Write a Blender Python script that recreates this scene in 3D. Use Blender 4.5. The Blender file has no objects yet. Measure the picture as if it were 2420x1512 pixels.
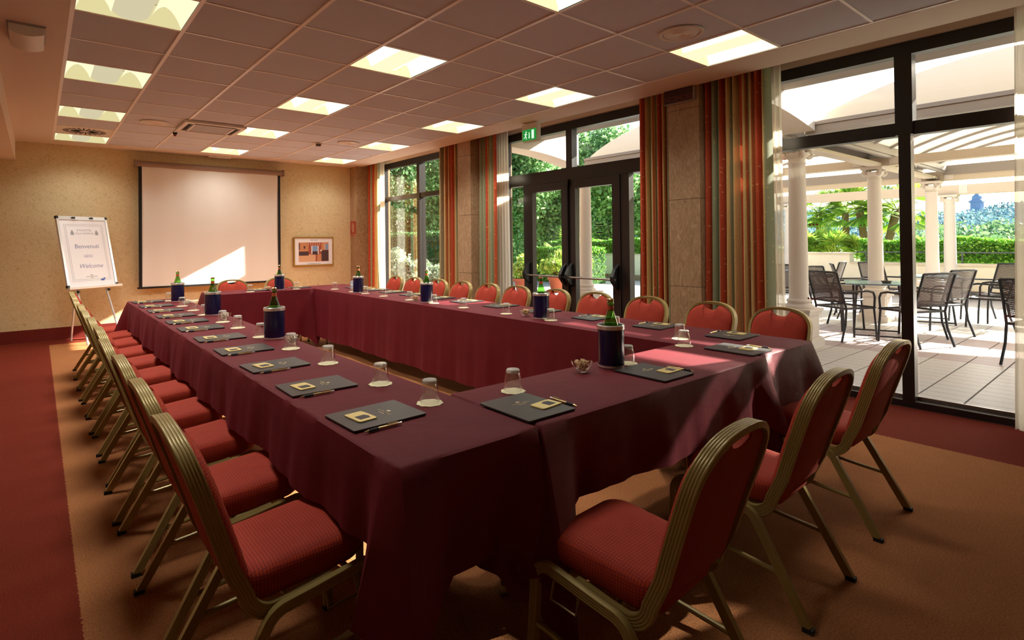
import bpy, math, random
import numpy as np
from mathutils import Vector, Matrix

random.seed(7)
rng = np.random.default_rng(11)
SC = bpy.context.scene
COL = SC.collection
PI = math.pi

# ------------------------------------------------------------------ camera, world, sun, exposure
CAMP = (-0.1682, -3.6637, 1.3263)
YAW, PITCH, ROLL = 0.688, 0.0096, -0.0106
cam = bpy.data.cameras.new('camera')
cam.sensor_width = 36.0
cam.lens = 36.0 * 1314.72 / 2420.0
cam.shift_x = (1210.0 - 1168.93) / 2420.0
cam.shift_y = (557.85 - 756.0) / 2420.0
cam.clip_start = 0.02
cam.clip_end = 600
camo = bpy.data.objects.new('camera', cam)
COL.objects.link(camo)
_f = Vector((math.sin(YAW) * math.cos(PITCH), math.cos(YAW) * math.cos(PITCH), math.sin(PITCH)))
_r = Vector((math.cos(YAW), -math.sin(YAW), 0))
_u = _r.cross(_f)
_r2 = _r * math.cos(ROLL) + _u * math.sin(ROLL)
_u2 = -_r * math.sin(ROLL) + _u * math.cos(ROLL)
camo.matrix_world = Matrix(((_r2.x, _u2.x, -_f.x, CAMP[0]), (_r2.y, _u2.y, -_f.y, CAMP[1]), (_r2.z, _u2.z, -_f.z, CAMP[2]), (0, 0, 0, 1)))
SC.camera = camo

SUN_DIR = Vector((-1.0, 0.27, -0.55)).normalized()          # the way the light travels
w = bpy.data.worlds.new('world')
SC.world = w
w.use_nodes = True
nt = w.node_tree
nt.nodes.clear()
sky = nt.nodes.new('ShaderNodeTexSky')
sky.sky_type = 'NISHITA'
sky.sun_disc = False
sky.sun_elevation = math.asin(-SUN_DIR.z)
sky.sun_rotation = math.atan2(-SUN_DIR.x, -SUN_DIR.y)
sky.air_density = 1.0
sky.dust_density = 2.5
bg = nt.nodes.new('ShaderNodeBackground')
bg.inputs['Strength'].default_value = 0.31
wo = nt.nodes.new('ShaderNodeOutputWorld')
nt.links.new(sky.outputs[0], bg.inputs[0])
nt.links.new(bg.outputs[0], wo.inputs[0])

sl = bpy.data.lights.new('sun', 'SUN')
sl.energy = 24.0
sl.angle = math.radians(0.53)
sl.color = (1.0, 0.93, 0.82)
so = bpy.data.objects.new('sun', sl)
COL.objects.link(so)
so.location = (20, -8, 12)
so.rotation_euler = SUN_DIR.to_track_quat('-Z', 'Y').to_euler()

LAMP = 1.15                                                   # emission of the ceiling luminaires
SC.view_settings.view_transform = 'Standard'
SC.view_settings.look = 'None'
SC.view_settings.gamma = 1.0
SC.view_settings.use_curve_mapping = False
SC.view_settings.exposure = 0.6
SC.cycles.max_bounces = 8
SC.cycles.diffuse_bounces = 5
SC.cycles.transparent_max_bounces = 24
SC.cycles.sample_clamp_indirect = 6.0
SC.cycles.caustics_reflective = False
SC.cycles.caustics_refractive = False
SC.cycles.use_denoising = True

# ------------------------------------------------------------------ materials
def lin(h):
    h = h.lstrip('#')
    c = [int(h[i:i + 2], 16) / 255 for i in (0, 2, 4)]
    return tuple(x / 12.92 if x <= 0.04045 else ((x + 0.055) / 1.055) ** 2.4 for x in c) + (1.0,)

MATS = {}
class NT:
    def __init__(s, name):
        s.m = bpy.data.materials.new(name)
        s.m.use_nodes = True
        s.t = s.m.node_tree
        s.t.nodes.clear()
        s.out = s.t.nodes.new('ShaderNodeOutputMaterial')
        MATS[name] = s.m
    def n(s, typ, **kw):
        nd = s.t.nodes.new('ShaderNode' + typ)
        for k, v in kw.items():
            if k.startswith('i_'):
                key = k[2:]
                nd.inputs[int(key) if key.isdigit() else key.replace('_', ' ')].default_value = v
            else:
                setattr(nd, k, v)
        return nd
    def l(s, a, b):
        s.t.links.new(a, b)
    def math(s, op, a, b=None, c=None):
        nd = s.n('Math', operation=op)
        for i, x in enumerate((a, b, c)):
            if x is None:
                continue
            if isinstance(x, (int, float)):
                nd.inputs[i].default_value = x
            else:
                s.l(x, nd.inputs[i])
        return nd.outputs[0]
    def mix(s, fac, a, b):
        nd = s.n('Mix', data_type='RGBA')
        for k, x in ((0, fac), (6, a), (7, b)):
            if isinstance(x, (int, float, tuple)):
                nd.inputs[k].default_value = x
            else:
                s.l(x, nd.inputs[k])
        return nd.outputs[2]
    def ramp(s, fac, stops, interp='LINEAR'):
        nd = s.n('ValToRGB')
        nd.color_ramp.interpolation = interp
        e = nd.color_ramp.elements
        while len(e) < len(stops):
            e.new(0.5)
        for q, (p, c) in zip(e, stops):
            q.position = p
            q.color = c
        s.l(fac, nd.inputs[0])
        return nd.outputs[0]
    def bsdf(s, color, rough=0.5, metal=0.0, spec=0.5, bump=None, bstr=0.3, bdist=0.01, **kw):
        b = s.n('BsdfPrincipled')
        if isinstance(color, tuple):
            b.inputs['Base Color'].default_value = color
        else:
            s.l(color, b.inputs['Base Color'])
        b.inputs['Roughness'].default_value = rough
        b.inputs['Metallic'].default_value = metal
        b.inputs['Specular IOR Level'].default_value = spec
        for k, v in kw.items():
            b.inputs[k.replace('_', ' ')].default_value = v
        if bump is not None:
            bn = s.n('Bump', i_Strength=bstr, i_Distance=bdist)
            s.l(bump, bn.inputs['Height'])
            s.l(bn.outputs[0], b.inputs['Normal'])
        s.l(b.outputs[0], s.out.inputs[0])
        return b
    def obj(s):
        return s.n('TexCoord').outputs['Object']
    def noise(s, vec, scale, detail=3.0, rough=0.5, dist=0.0):
        nd = s.n('TexNoise', i_Scale=scale, i_Detail=detail, i_Roughness=rough, i_Distortion=dist)
        s.l(vec, nd.inputs['Vector'])
        return nd.outputs[0]
    def scale(s, vec, v):
        nd = s.n('Mapping')
        nd.inputs['Scale'].default_value = v
        s.l(vec, nd.inputs['Vector'])
        return nd.outputs[0]
    def sep(s, vec):
        nd = s.n('SeparateXYZ')
        s.l(vec, nd.inputs[0])
        return nd.outputs

def simple(name, hexc, rough=0.5, metal=0.0, spec=0.5, **kw):
    m = NT(name)
    m.bsdf(lin(hexc), rough, metal, spec, **kw)

simple('plaster', '#d8cabb', 0.85)
simple('grid_bar', '#efeae6', 0.35)
simple('white_plastic', '#dcd6cd', 0.45)
simple('grey_plastic', '#9a918a', 0.5)
simple('black', '#0c0b0b', 0.5)
simple('dark_rubber', '#14110f', 0.7)
simple('frame_dark', '#241d1b', 0.35)
simple('chrome', '#e9e6e0', 0.22, 0.75)
simple('brushed_steel', '#b9b4ad', 0.3, 1.0)
simple('aluminium', '#d9dde2', 0.35, 0.7)
simple('silver_pen', '#cdb684', 0.25, 0.9)
simple('gold_sachet', '#e4cf8b', 0.35, 0.25)
simple('sachet_print', '#2c2330', 0.5)
simple('folder', '#3f3b3a', 0.42)
simple('logo_gold', '#cdbf97', 0.4)
simple('coaster', '#efe6bd', 0.8)
simple('cooler_blue', '#10163f', 0.22, 0.0, 0.6)
simple('bottle_label', '#b9532a', 0.6)
simple('bottle_paper', '#e7dfc6', 0.7)
simple('screen_white', '#e4ded6', 0.8)
simple('screen_case', '#8d7566', 0.55)
simple('paper_white', '#eceef4', 0.7)
simple('ink_blue', '#7f86ae', 0.7)
simple('ink_grey', '#9aa1a8', 0.7)
simple('ink_strong', '#4a62b8', 0.7)
simple('gold_frame', '#a9812f', 0.4, 0.3)
simple('print_wall', '#c88b62', 0.6)
simple('print_dark', '#4a2f33', 0.6)
simple('print_sky', '#7fa3cf', 0.6)
simple('print_red', '#a0503e', 0.6)
simple('print_bed', '#d9ab84', 0.6)
simple('print_white', '#e9e6ea', 0.6)
simple('sign_red', '#9c3b2c', 0.55)
simple('sign_darkred', '#3a100c', 0.5)
simple('sign_letter', '#7d3a2e', 0.5)
simple('sign_pale', '#b9866d', 0.6)
simple('dot_red', '#7d1f1c', 0.6)
simple('brass_leg', '#8a7550', 0.35, 0.8)
simple('column_stone', '#d4cac0', 0.75)
simple('beam_paint', '#c6b7a3', 0.7)
simple('gutter_metal', '#8f8680', 0.5)
simple('garden_wall', '#ece3cb', 0.85)
simple('wall_cap', '#cfc3ac', 0.8)
simple('wall_foot', '#8f7d69', 0.8)
simple('terrace_metal', '#23272c', 0.45, 0.3)
simple('table_glass', '#7f95a6', 0.18)
simple('ashtray', '#5c5346', 0.6)
simple('terracotta', '#a9583a', 0.8)
simple('soil', '#4a3a2a', 0.9)
simple('rail_metal', '#4a4f52', 0.5)
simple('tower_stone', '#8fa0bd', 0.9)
simple('soffit', '#cfc4b6', 0.85)
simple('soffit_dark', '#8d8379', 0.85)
simple('nut', '#d0b183', 0.7)
simple('candy', '#d9cfbb', 0.5)
simple('leaflet', '#bfc9e4', 0.6)
simple('leaflet_print', '#8d6a7a', 0.6)
simple('bar_steel', '#a39a92', 0.3, 0.9)

m = NT('vent_black'); m.bsdf(lin('#15110f'), 0.8)

m = NT('carpet')                 # tan field with a dark red border, as laid
o = m.obj(); x, y, z = m.sep(o)
wob = m.math('MULTIPLY', m.math('SUBTRACT', m.noise(o, 60, 2), 0.5), 0.02)
inx = m.math('MULTIPLY', m.math('GREATER_THAN', m.math('ADD', x, wob), -0.05), m.math('LESS_THAN', m.math('ADD', x, wob), 4.2))
iny = m.math('LESS_THAN', m.math('ADD', y, wob), 5.9)
inside = m.math('MULTIPLY', inx, iny)
fine = m.ramp(m.noise(o, 150, 3, 0.8), [(0.3, (0, 0, 0, 1)), (0.7, (1, 1, 1, 1))])
big = m.noise(o, 9, 4, 0.6)
tan = m.mix(fine, lin('#8c5230'), lin('#c88a58'))
red = m.mix(fine, lin('#5c1a10'), lin('#8a3424'))
c = m.mix(inside, red, tan)
c = m.mix(m.math('MULTIPLY', big, 0.25), c, lin('#6f3a20'))
wv = m.n('TexWave', i_Scale=55.0, i_Distortion=1.5); m.l(o, wv.inputs[0])
bmp = m.math('ADD', fine, m.math('MULTIPLY', wv.outputs[1], 0.6))
m.bsdf(c, 0.95, spec=0.1, bump=bmp, bstr=0.6, bdist=0.006)

m = NT('baseboard'); o = m.obj()
m.bsdf(m.mix(m.noise(o, 120, 3), lin('#551411'), lin('#7c2a20')), 0.8, spec=0.2)

m = NT('wallpaper'); o = m.obj()
a = m.noise(m.scale(o, (1, 1, 1)), 26, 4, 0.65, 1.5)
v1 = m.ramp(a, [(0.30, lin('#bda676')), (0.42, lin('#d2be92')), (0.6, lin('#dccba2')), (0.8, lin('#c9b384'))])
fle = m.noise(m.scale(o, (1.0, 1.0, 1.6)), 75, 3, 0.6, 2.5)
flecks = m.ramp(fle, [(0.66, (0, 0, 0, 1)), (0.72, (1, 1, 1, 1))])
m.bsdf(m.mix(m.math('MULTIPLY', flecks, 0.38), v1, lin('#8f6a3c')), 0.8, spec=0.25, bump=fle, bstr=0.25)

m = NT('beam_paper'); o = m.obj()
fle = m.noise(m.scale(o, (1.0, 1.0, 1.6)), 60, 3, 0.6, 2.5)
m.bsdf(m.mix(m.ramp(fle, [(0.62, (0, 0, 0, 1)), (0.7, (1, 1, 1, 1))]), lin('#d8c3ae'), lin('#a58e7c')), 0.85)

m = NT('ceiling_tile'); o = m.obj()
fn = m.noise(o, 260, 2, 0.7)
m.bsdf(m.mix(fn, lin('#b9bdc9'), lin('#d3d6df')), 0.9, spec=0.15, bump=fn, bstr=0.25, bdist=0.003)

m = NT('tablecloth'); o = m.obj()
fn = m.noise(o, 500, 2, 0.6); bg_ = m.noise(o, 6, 4, 0.6)
cc = m.mix(bg_, lin('#540e15'), lin('#6a1720'))
m.bsdf(cc, 0.6, spec=0.18, bump=m.math('ADD', m.math('MULTIPLY', bg_, 6.0), fn), bstr=0.25, bdist=0.004, Sheen_Weight=0.06, Sheen_Roughness=0.4, Sheen_Tint=lin('#c06a80'))

def fabric(name, base, hi, line):
    m = NT(name)
    tc = m.n('TexCoord')
    x, y, z = m.sep(tc.outputs['Object'])
    nx, ny, nz = m.sep(tc.outputs['Normal'])
    S = 110.0
    tot = None
    for p, q in ((x, nx), (y, ny), (z, nz)):
        fr = m.math('FRACT', m.math('MULTIPLY', p, S))
        ln = m.math('LESS_THAN', fr, 0.30)
        msk = m.math('LESS_THAN', m.math('ABSOLUTE', q), 0.62)
        k = m.math('MULTIPLY', ln, msk)
        tot = k if tot is None else m.math('MAXIMUM', tot, k)
    bgn = m.noise(tc.outputs['Object'], 14, 3)
    c = m.mix(bgn, lin(base), lin(hi))
    c = m.mix(m.math('MULTIPLY', tot, 0.6), c, lin(line))
    m.bsdf(c, 0.75, spec=0.25, bump=m.math('SUBTRACT', 1.0, tot), bstr=0.5, bdist=0.003, Sheen_Weight=0.06, Sheen_Tint=lin('#ff8060'))
fabric('chair_fabric', '#a02c0e', '#b63f16', '#571428')

m = NT('chair_frame'); o = m.obj()
m.bsdf(m.mix(m.noise(o, 8, 2), lin('#8f7b45'), lin('#a08b52')), 0.36, 0.25, 0.5)

m = NT('travertine'); o = m.obj()
st = m.scale(o, (5.0, 5.0, 2.3))
a = m.noise(st, 3.2, 8, 0.72, 2.4); b = m.noise(st, 12, 5, 0.7, 0.8)
c = m.ramp(a, [(0.28, lin('#84674b')), (0.45, lin('#9a7c5c')), (0.6, lin('#ad9070')), (0.78, lin('#cbb089'))])
c = m.mix(m.ramp(b, [(0.62, (0, 0, 0, 1)), (0.72, (1, 1, 1, 1))]), c, lin('#5b4130'))
m.bsdf(c, 0.4, spec=0.4, bump=b, bstr=0.1)

# striped drape: U runs across the cloth in metres, V up it
m = NT('drape')
uv = m.n('TexCoord').outputs['UV']
u, v, _ = m.sep(uv)
fr = m.math('FRACT', m.math('DIVIDE', u, 0.46))
R_, G_, Y_, O_ = lin('#b4472b'), lin('#8f9272'), lin('#c2a067'), lin('#b8643a')
stripes = m.ramp(fr, [(0.0, R_), (0.16, Y_), (0.24, O_), (0.28, Y_), (0.36, G_), (0.56, Y_), (0.62, O_), (0.66, Y_), (0.76, G_), (0.86, R_)], 'CONSTANT')
fv = m.n('CombineXYZ'); m.l(m.math('MULTIPLY', u, 1.0), fv.inputs[0]); m.l(v, fv.inputs[1])
vor = m.n('TexVoronoi', i_Scale=22.0); m.l(fv.outputs[0], vor.inputs['Vector'])
flower = m.ramp(vor.outputs['Distance'], [(0.0, (1, 1, 1, 1)), (0.14, (1, 1, 1, 1)), (0.19, (0, 0, 0, 1))])
vine = m.noise(fv.outputs[0], 55, 2, 0.5, 3.0)
vines = m.ramp(vine, [(0.55, (0, 0, 0, 1)), (0.6, (1, 1, 1, 1)), (0.64, (0, 0, 0, 1))])
pat = m.math('MULTIPLY', m.math('MAXIMUM', flower, m.math('MULTIPLY', vines, 0.5)), 0.45)
cloth = m.mix(pat, stripes, lin('#e0b878'))
b1 = m.n('BsdfPrincipled', i_Roughness=0.7); m.l(cloth, b1.inputs['Base Color']); b1.inputs['Specular IOR Level'].default_value = 0.2
b2 = m.n('BsdfTranslucent'); m.l(cloth, b2.inputs[0])
mx = m.n('MixShader', i_0=0.08); m.l(b1.outputs[0], mx.inputs[1]); m.l(b2.outputs[0], mx.inputs[2]); m.l(mx.outputs[0], m.out.inputs[0])

m = NT('sheer')
d = m.n('BsdfDiffuse'); d.inputs[0].default_value = lin('#efe6d6')
t2 = m.n('BsdfTranslucent'); t2.inputs[0].default_value = lin('#efe6d6')
tr = m.n('BsdfTransparent')
mx1 = m.n('MixShader', i_0=0.5); m.l(d.outputs[0], mx1.inputs[1]); m.l(t2.outputs[0], mx1.inputs[2])
lw = m.n('LayerWeight', i_Blend=0.25)
fac = m.math('ADD', 0.82, m.math('MULTIPLY', lw.outputs['Facing'], 0.18))
mx2 = m.n('MixShader'); m.l(fac, mx2.inputs[0]); m.l(tr.outputs[0], mx2.inputs[1]); m.l(mx1.outputs[0], mx2.inputs[2]); m.l(mx2.outputs[0], m.out.inputs[0])

def thin_glass(name, tint, refl=1.0, base=0.02):
    m = NT(name)
    tr = m.n('BsdfTransparent'); tr.inputs[0].default_value = tint
    gl = m.n('BsdfGlossy', i_Roughness=0.02); gl.inputs[0].default_value = (1, 1, 1, 1)
    fc = m.n('LayerWeight', i_Blend=0.5).outputs['Facing']
    fac = m.math('ADD', base, m.math('MULTIPLY', m.math('POWER', fc, 4.0), refl))
    mx = m.n('MixShader'); m.l(fac, mx.inputs[0]); m.l(tr.outputs[0], mx.inputs[1]); m.l(gl.outputs[0], mx.inputs[2]); m.l(mx.outputs[0], m.out.inputs[0])
thin_glass('window_glass', (0.95, 0.97, 0.965, 1), 0.6, 0.025)
thin_glass('drinking_glass', (0.975, 0.975, 0.975, 1), 0.9, 0.05)
thin_glass('bottle_green', (0.36, 0.68, 0.22, 1), 0.8, 0.06)
thin_glass('acrylic', (0.9, 0.92, 0.98, 1), 0.9, 0.08)
m = NT('glass_base_glint')  # white mixed into the thick base paints its bright highlight
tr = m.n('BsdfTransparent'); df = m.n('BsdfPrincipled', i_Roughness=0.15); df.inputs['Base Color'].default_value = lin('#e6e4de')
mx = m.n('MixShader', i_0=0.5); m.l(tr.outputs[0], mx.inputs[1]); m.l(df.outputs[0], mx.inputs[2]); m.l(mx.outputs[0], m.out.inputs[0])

def emit(name, col, strength):
    m = NT(name)
    e = m.n('Emission', i_Strength=strength); e.inputs[0].default_value = col
    m.l(e.outputs[0], m.out.inputs[0])
for _n, _k in (('dim', 0.62), ('new', 1.0)):      # painted glow: the left row's dimmer, yellower look is put into its colours
    emit('reflector_' + _n, (1.0, 0.93, 0.60, 1) if _n == 'dim' else (1.0, 0.95, 0.70, 1), LAMP * _k)
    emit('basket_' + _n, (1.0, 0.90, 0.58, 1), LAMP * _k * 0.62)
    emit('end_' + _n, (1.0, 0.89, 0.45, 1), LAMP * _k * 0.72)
emit('exit_green', (0.03, 0.36, 0.06, 1), 0.5)
emit('exit_white', (0.75, 1.0, 0.75, 1), 0.7)
emit('downlight', (1.0, 0.8, 0.45, 1), 1.5)

m = NT('fabric_roof')
d = m.n('BsdfDiffuse'); d.inputs[0].default_value = lin('#eee6d8')
t2 = m.n('BsdfTranslucent'); t2.inputs[0].default_value = lin('#f1e4cc')
mx1 = m.n('MixShader', i_0=0.16); m.l(d.outputs[0], mx1.inputs[1]); m.l(t2.outputs[0], mx1.inputs[2]); m.l(mx1.outputs[0], m.out.inputs[0])

m = NT('terrace_tile'); o = m.n('NewGeometry').outputs['Position']
isl = m.n('ObjectInfo').outputs['Random']
fn = m.noise(o, 40, 4, 0.6)
x, y, z = m.sep(o)
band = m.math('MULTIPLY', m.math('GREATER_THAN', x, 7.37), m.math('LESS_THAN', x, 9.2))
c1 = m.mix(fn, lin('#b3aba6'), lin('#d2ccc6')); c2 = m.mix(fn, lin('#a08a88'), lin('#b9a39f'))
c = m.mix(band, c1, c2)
m.bsdf(c, 0.42, spec=0.5, bump=fn, bstr=0.08)
simple('grout', '#6f6964', 0.9)

def leafmat(name, c1, c2, c3, trans=0.35):
    m = NT(name)
    rnd = m.n('NewGeometry').outputs['Random Per Island']
    c = m.ramp(rnd, [(0.0, lin(c1)), (0.5, lin(c2)), (1.0, lin(c3))])
    d = m.n('BsdfPrincipled', i_Roughness=0.55); m.l(c, d.inputs['Base Color']); d.inputs['Specular IOR Level'].default_value = 0.35
    t2 = m.n('BsdfTranslucent'); m.l(c, t2.inputs[0])
    mx = m.n('MixShader', i_0=trans); m.l(d.outputs[0], mx.inputs[1]); m.l(t2.outputs[0], mx.inputs[2]); m.l(mx.outputs[0], m.out.inputs[0])
leafmat('leaf_hedge', '#3f7a22', '#6aa838', '#a8d45a', 0.45)
leafmat('leaf_tree', '#4a7a48', '#7aa86c', '#bcd69a', 0.45)
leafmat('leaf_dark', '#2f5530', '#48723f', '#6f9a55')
leafmat('leaf_grey', '#6f7f68', '#9fb093', '#c8d2b4')
leafmat('leaf_palm', '#4f7a2c', '#7ba83e', '#b9c95a')
leafmat('leaf_pot', '#6f9a35', '#9cc050', '#c9c86a')
m = NT('bark'); o = m.obj()
m.bsdf(m.mix(m.noise(m.scale(o, (1, 1, 3)), 18, 4), lin('#4a3a2c'), lin('#7a6650')), 0.9, bump=m.noise(o, 40, 3), bstr=0.8)
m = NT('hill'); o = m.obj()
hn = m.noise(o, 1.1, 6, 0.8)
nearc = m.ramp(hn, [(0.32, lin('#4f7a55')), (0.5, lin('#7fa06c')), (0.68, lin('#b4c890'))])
hazec = m.ramp(hn, [(0.32, lin('#4a6f86')), (0.5, lin('#6d93a0')), (0.68, lin('#93b3a8'))])  # blue haze of distance painted into the far colour
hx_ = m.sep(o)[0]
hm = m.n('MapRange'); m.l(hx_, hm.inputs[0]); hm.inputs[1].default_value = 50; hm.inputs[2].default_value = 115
m.bsdf(m.mix(hm.outputs[0], nearc, hazec), 0.95, spec=0.1, bump=hn, bstr=1.0, bdist=0.8)
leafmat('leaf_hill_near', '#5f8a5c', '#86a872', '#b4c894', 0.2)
leafmat('leaf_hill_haze', '#54788c', '#7398a2', '#97b6ac', 0.2)  # far canopy leaves carry the painted blue haze
m = NT('weave')
tc = m.obj(); x, y, z = m.sep(tc)
h1 = m.math('LESS_THAN', m.math('FRACT', m.math('MULTIPLY', x, 75)), 0.42)
h2 = m.math('LESS_THAN', m.math('FRACT', m.math('MULTIPLY', m.math('ADD', z, y), 75)), 0.42)
hole = m.math('MULTIPLY', h1, h2)
b1 = m.n('BsdfPrincipled', i_Roughness=0.6); b1.inputs['Base Color'].default_value = lin('#4a3f3c')
tr = m.n('BsdfTransparent')
mx = m.n('MixShader'); m.l(hole, mx.inputs[0]); m.l(b1.outputs[0], mx.inputs[1]); m.l(tr.outputs[0], mx.inputs[2]); m.l(mx.outputs[0], m.out.inputs[0])
m = NT('lawn'); o = m.n('NewGeometry').outputs['Position']
m.bsdf(m.mix(m.noise(o, 3, 4), lin('#4f7030'), lin('#8aa055')), 0.95, spec=0.1)

# ------------------------------------------------------------------ mesh helpers
class G:
    def __init__(s):
        s.v = []; s.f = []; s.uv = None
    def add(s, vs, fs):
        b = len(s.v)
        s.v += [tuple(q) for q in vs]
        s.f += [tuple(i + b for i in q) for q in fs]
        return s
    def box(s, x0, x1, y0, y1, z0, z1):
        return s.add([(x0, y0, z0), (x1, y0, z0), (x1, y1, z0), (x0, y1, z0), (x0, y0, z1), (x1, y0, z1), (x1, y1, z1), (x0, y1, z1)],
                     [(0, 3, 2, 1), (4, 5, 6, 7), (0, 1, 5, 4), (1, 2, 6, 5), (2, 3, 7, 6), (3, 0, 4, 7)])
    def cbox(s, c, size, M=None):
        hx, hy, hz = [q / 2 for q in size]
        vs = [Vector((a * hx, b * hy, d * hz)) for d in (-1, 1) for a, b in ((-1, -1), (1, -1), (1, 1), (-1, 1))]
        if M is not None:
            vs = [M @ q for q in vs]
        vs = [q + Vector(c) for q in vs]
        return s.add(vs, [(0, 3, 2, 1), (4, 5, 6, 7), (0, 1, 5, 4), (1, 2, 6, 5), (2, 3, 7, 6), (3, 0, 4, 7)])
    def lathe(s, prof, n=24, c=(0, 0, 0), cap0=True, cap1=True):
        vs = []; fs = []
        for r, z in prof:
            for k in range(n):
                a = 2 * PI * k / n
                vs.append((c[0] + r * math.cos(a), c[1] + r * math.sin(a), c[2] + z))
        for i in range(len(prof) - 1):
            for k in range(n):
                k2 = (k + 1) % n
                fs.append((i * n + k, i * n + k2, (i + 1) * n + k2, (i + 1) * n + k))
        if cap0: fs.append(tuple(range(n - 1, -1, -1)))
        if cap1: fs.append(tuple((len(prof) - 1) * n + k for k in range(n)))
        return s.add(vs, fs)
    def tube(s, pts, r, n=8, cap=True):
        pts = [Vector(p) for p in pts]
        rs = r if isinstance(r, (list, tuple)) else [r] * len(pts)
        t0 = (pts[1] - pts[0]).normalized()
        ref = Vector((0, 0, 1)) if abs(t0.z) < 0.9 else Vector((1, 0, 0))
        nrm = (ref - t0 * ref.dot(t0)).normalized()
        vs = []; fs = []
        for i, p in enumerate(pts):
            if i == 0: t = t0
            elif i == len(pts) - 1: t = (pts[-1] - pts[-2]).normalized()
            else: t = (pts[i + 1] - pts[i - 1]).normalized()
            nrm = (nrm - t * nrm.dot(t)).normalized()
            bi = t.cross(nrm)
            for k in range(n):
                a = 2 * PI * k / n
                vs.append(p + (nrm * math.cos(a) + bi * math.sin(a)) * rs[i])
        for i in range(len(pts) - 1):
            for k in range(n):
                k2 = (k + 1) % n
                fs.append((i * n + k, i * n + k2, (i + 1) * n + k2, (i + 1) * n + k))
        if cap:
            fs.append(tuple(range(n - 1, -1, -1))); fs.append(tuple((len(pts) - 1) * n + k for k in range(n)))
        return s.add(vs, fs)
    def sweep(s, pts, outs, prof, cap=True):
        """profile (a along the outward normal, b along tangent x normal) swept along pts"""
        pts = [Vector(p) for p in pts]; outs = [Vector(q) for q in outs]
        n = len(prof); vs = []; fs = []
        for i, p in enumerate(pts):
            if i == 0: t = (pts[1] - pts[0]).normalized()
            elif i == len(pts) - 1: t = (pts[-1] - pts[-2]).normalized()
            else: t = (pts[i + 1] - pts[i - 1]).normalized()
            o = (outs[i] - t * outs[i].dot(t)).normalized()
            b = t.cross(o)
            for pa, pb in prof:
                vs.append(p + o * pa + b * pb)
        for i in range(len(pts) - 1):
            for k in range(n):
                k2 = (k + 1) % n
                fs.append((i * n + k, i * n + k2, (i + 1) * n + k2, (i + 1) * n + k))
        if cap:
            fs.append(tuple(range(n - 1, -1, -1))); fs.append(tuple((len(pts) - 1) * n + k for k in range(n)))
        return s.add(vs, fs)
    def prism(s, poly, fn, d):
        """polygon in 2D mapped by fn(a,b)->3D, pushed along vector d"""
        n = len(poly); d = Vector(d)
        a = [Vector(fn(*q)) for q in poly]; b = [q + d for q in a]
        return s.add(a + b, [tuple(range(n))[::-1], tuple(range(n, 2 * n))] + [(k, (k + 1) % n, n + (k + 1) % n, n + k) for k in range(n)])
    def mesh(s, name, mat, smooth=None):
        me = bpy.data.meshes.new(name)
        me.from_pydata(s.v, [], s.f)
        me.materials.append(MATS[mat])
        if smooth:
            me.shade_smooth()
            me.set_sharp_from_angle(angle=math.radians(smooth))
        return me

def obj(name, g, mat, parent=None, smooth=None, loc=None):
    me = g if isinstance(g, bpy.types.Mesh) else g.mesh(name, mat, smooth)
    o = bpy.data.objects.new(name, me)
    COL.objects.link(o)
    if parent: o.parent = parent
    if loc: o.location = loc
    return o
def tag(o, label, cat, group=None, kind=None):
    o['label'] = label; o['category'] = cat
    if group: o['group'] = group
    if kind: o['kind'] = kind
    return o
def thing(name, label, cat, loc=(0, 0, 0), rz=0.0, group=None):
    o = bpy.data.objects.new(name, None)
    COL.objects.link(o)
    o.location = loc; o.rotation_euler = (0, 0, rz); o.empty_display_size = 0.1
    return tag(o, label, cat, group)
def struct(name, g, mat, label=None, smooth=None):
    o = obj(name, g, mat, None, smooth)
    o['kind'] = 'structure'; o['category'] = 'room'
    o['label'] = label
    return o
def structe(name, label, loc=(0, 0, 0)):
    o = thing(name, label, 'room', loc)
    o['kind'] = 'structure'
    return o
def dup(root, label, loc, rz, group=None):
    r = root.copy(); COL.objects.link(r); r.location = loc; r.rotation_euler = (0, 0, rz); r['label'] = label
    if group: r['group'] = group
    for ch in list(root.children):
        c = ch.copy(); COL.objects.link(c); c.parent = r
        for g_ in ch.children:
            d = g_.copy(); COL.objects.link(d); d.parent = c
    return r
def text_mesh(txt, size, mat, extrude=0.0, align='CENTER', shear=0.0):
    cu = bpy.data.curves.new('lettering', 'FONT')
    cu.body = txt; cu.size = size; cu.align_x = align; cu.align_y = 'CENTER'; cu.extrude = extrude; cu.shear = shear; cu.resolution_u = 3
    ob = bpy.data.objects.new('lettering', cu)
    COL.objects.link(ob)
    bpy.context.view_layer.update()
    me = bpy.data.meshes.new_from_object(ob.evaluated_get(bpy.context.evaluated_depsgraph_get()))
    bpy.data.objects.remove(ob)
    me.materials.clear(); me.materials.append(MATS[mat])
    return me
def line_mesh(rows, mat, h=0.5):
    """rows of word-long strokes for print too small to read: (y, stroke height, [word widths])"""
    g = G()
    for y, hh, ws in rows:
        gap = hh * 0.7; tot = sum(ws) + gap * (len(ws) - 1); x = -tot / 2
        for w_ in ws:
            g.add([(x, y - hh / 2, 0), (x + w_, y - hh / 2, 0), (x + w_, y + hh / 2, 0), (x, y + hh / 2, 0)], [(0, 1, 2, 3)]); x += w_ + gap
    return g.mesh('fine_print', mat)
def rrect(hx, hy, r, n=5):
    out = []
    for cx, cy, a0 in ((hx - r, hy - r, 0), (-hx + r, hy - r, PI / 2), (-hx + r, -hy + r, PI), (hx - r, -hy + r, 1.5 * PI)):
        for k in range(n + 1):
            a = a0 + PI / 2 * k / n
            out.append((cx + r * math.cos(a), cy + r * math.sin(a)))
    return out
def arc(c, r, a0, a1, n, fn):
    return [fn(c[0] + r * math.cos(a0 + (a1 - a0) * k / n), c[1] + r * math.sin(a0 + (a1 - a0) * k / n)) for k in range(n + 1)]
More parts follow.
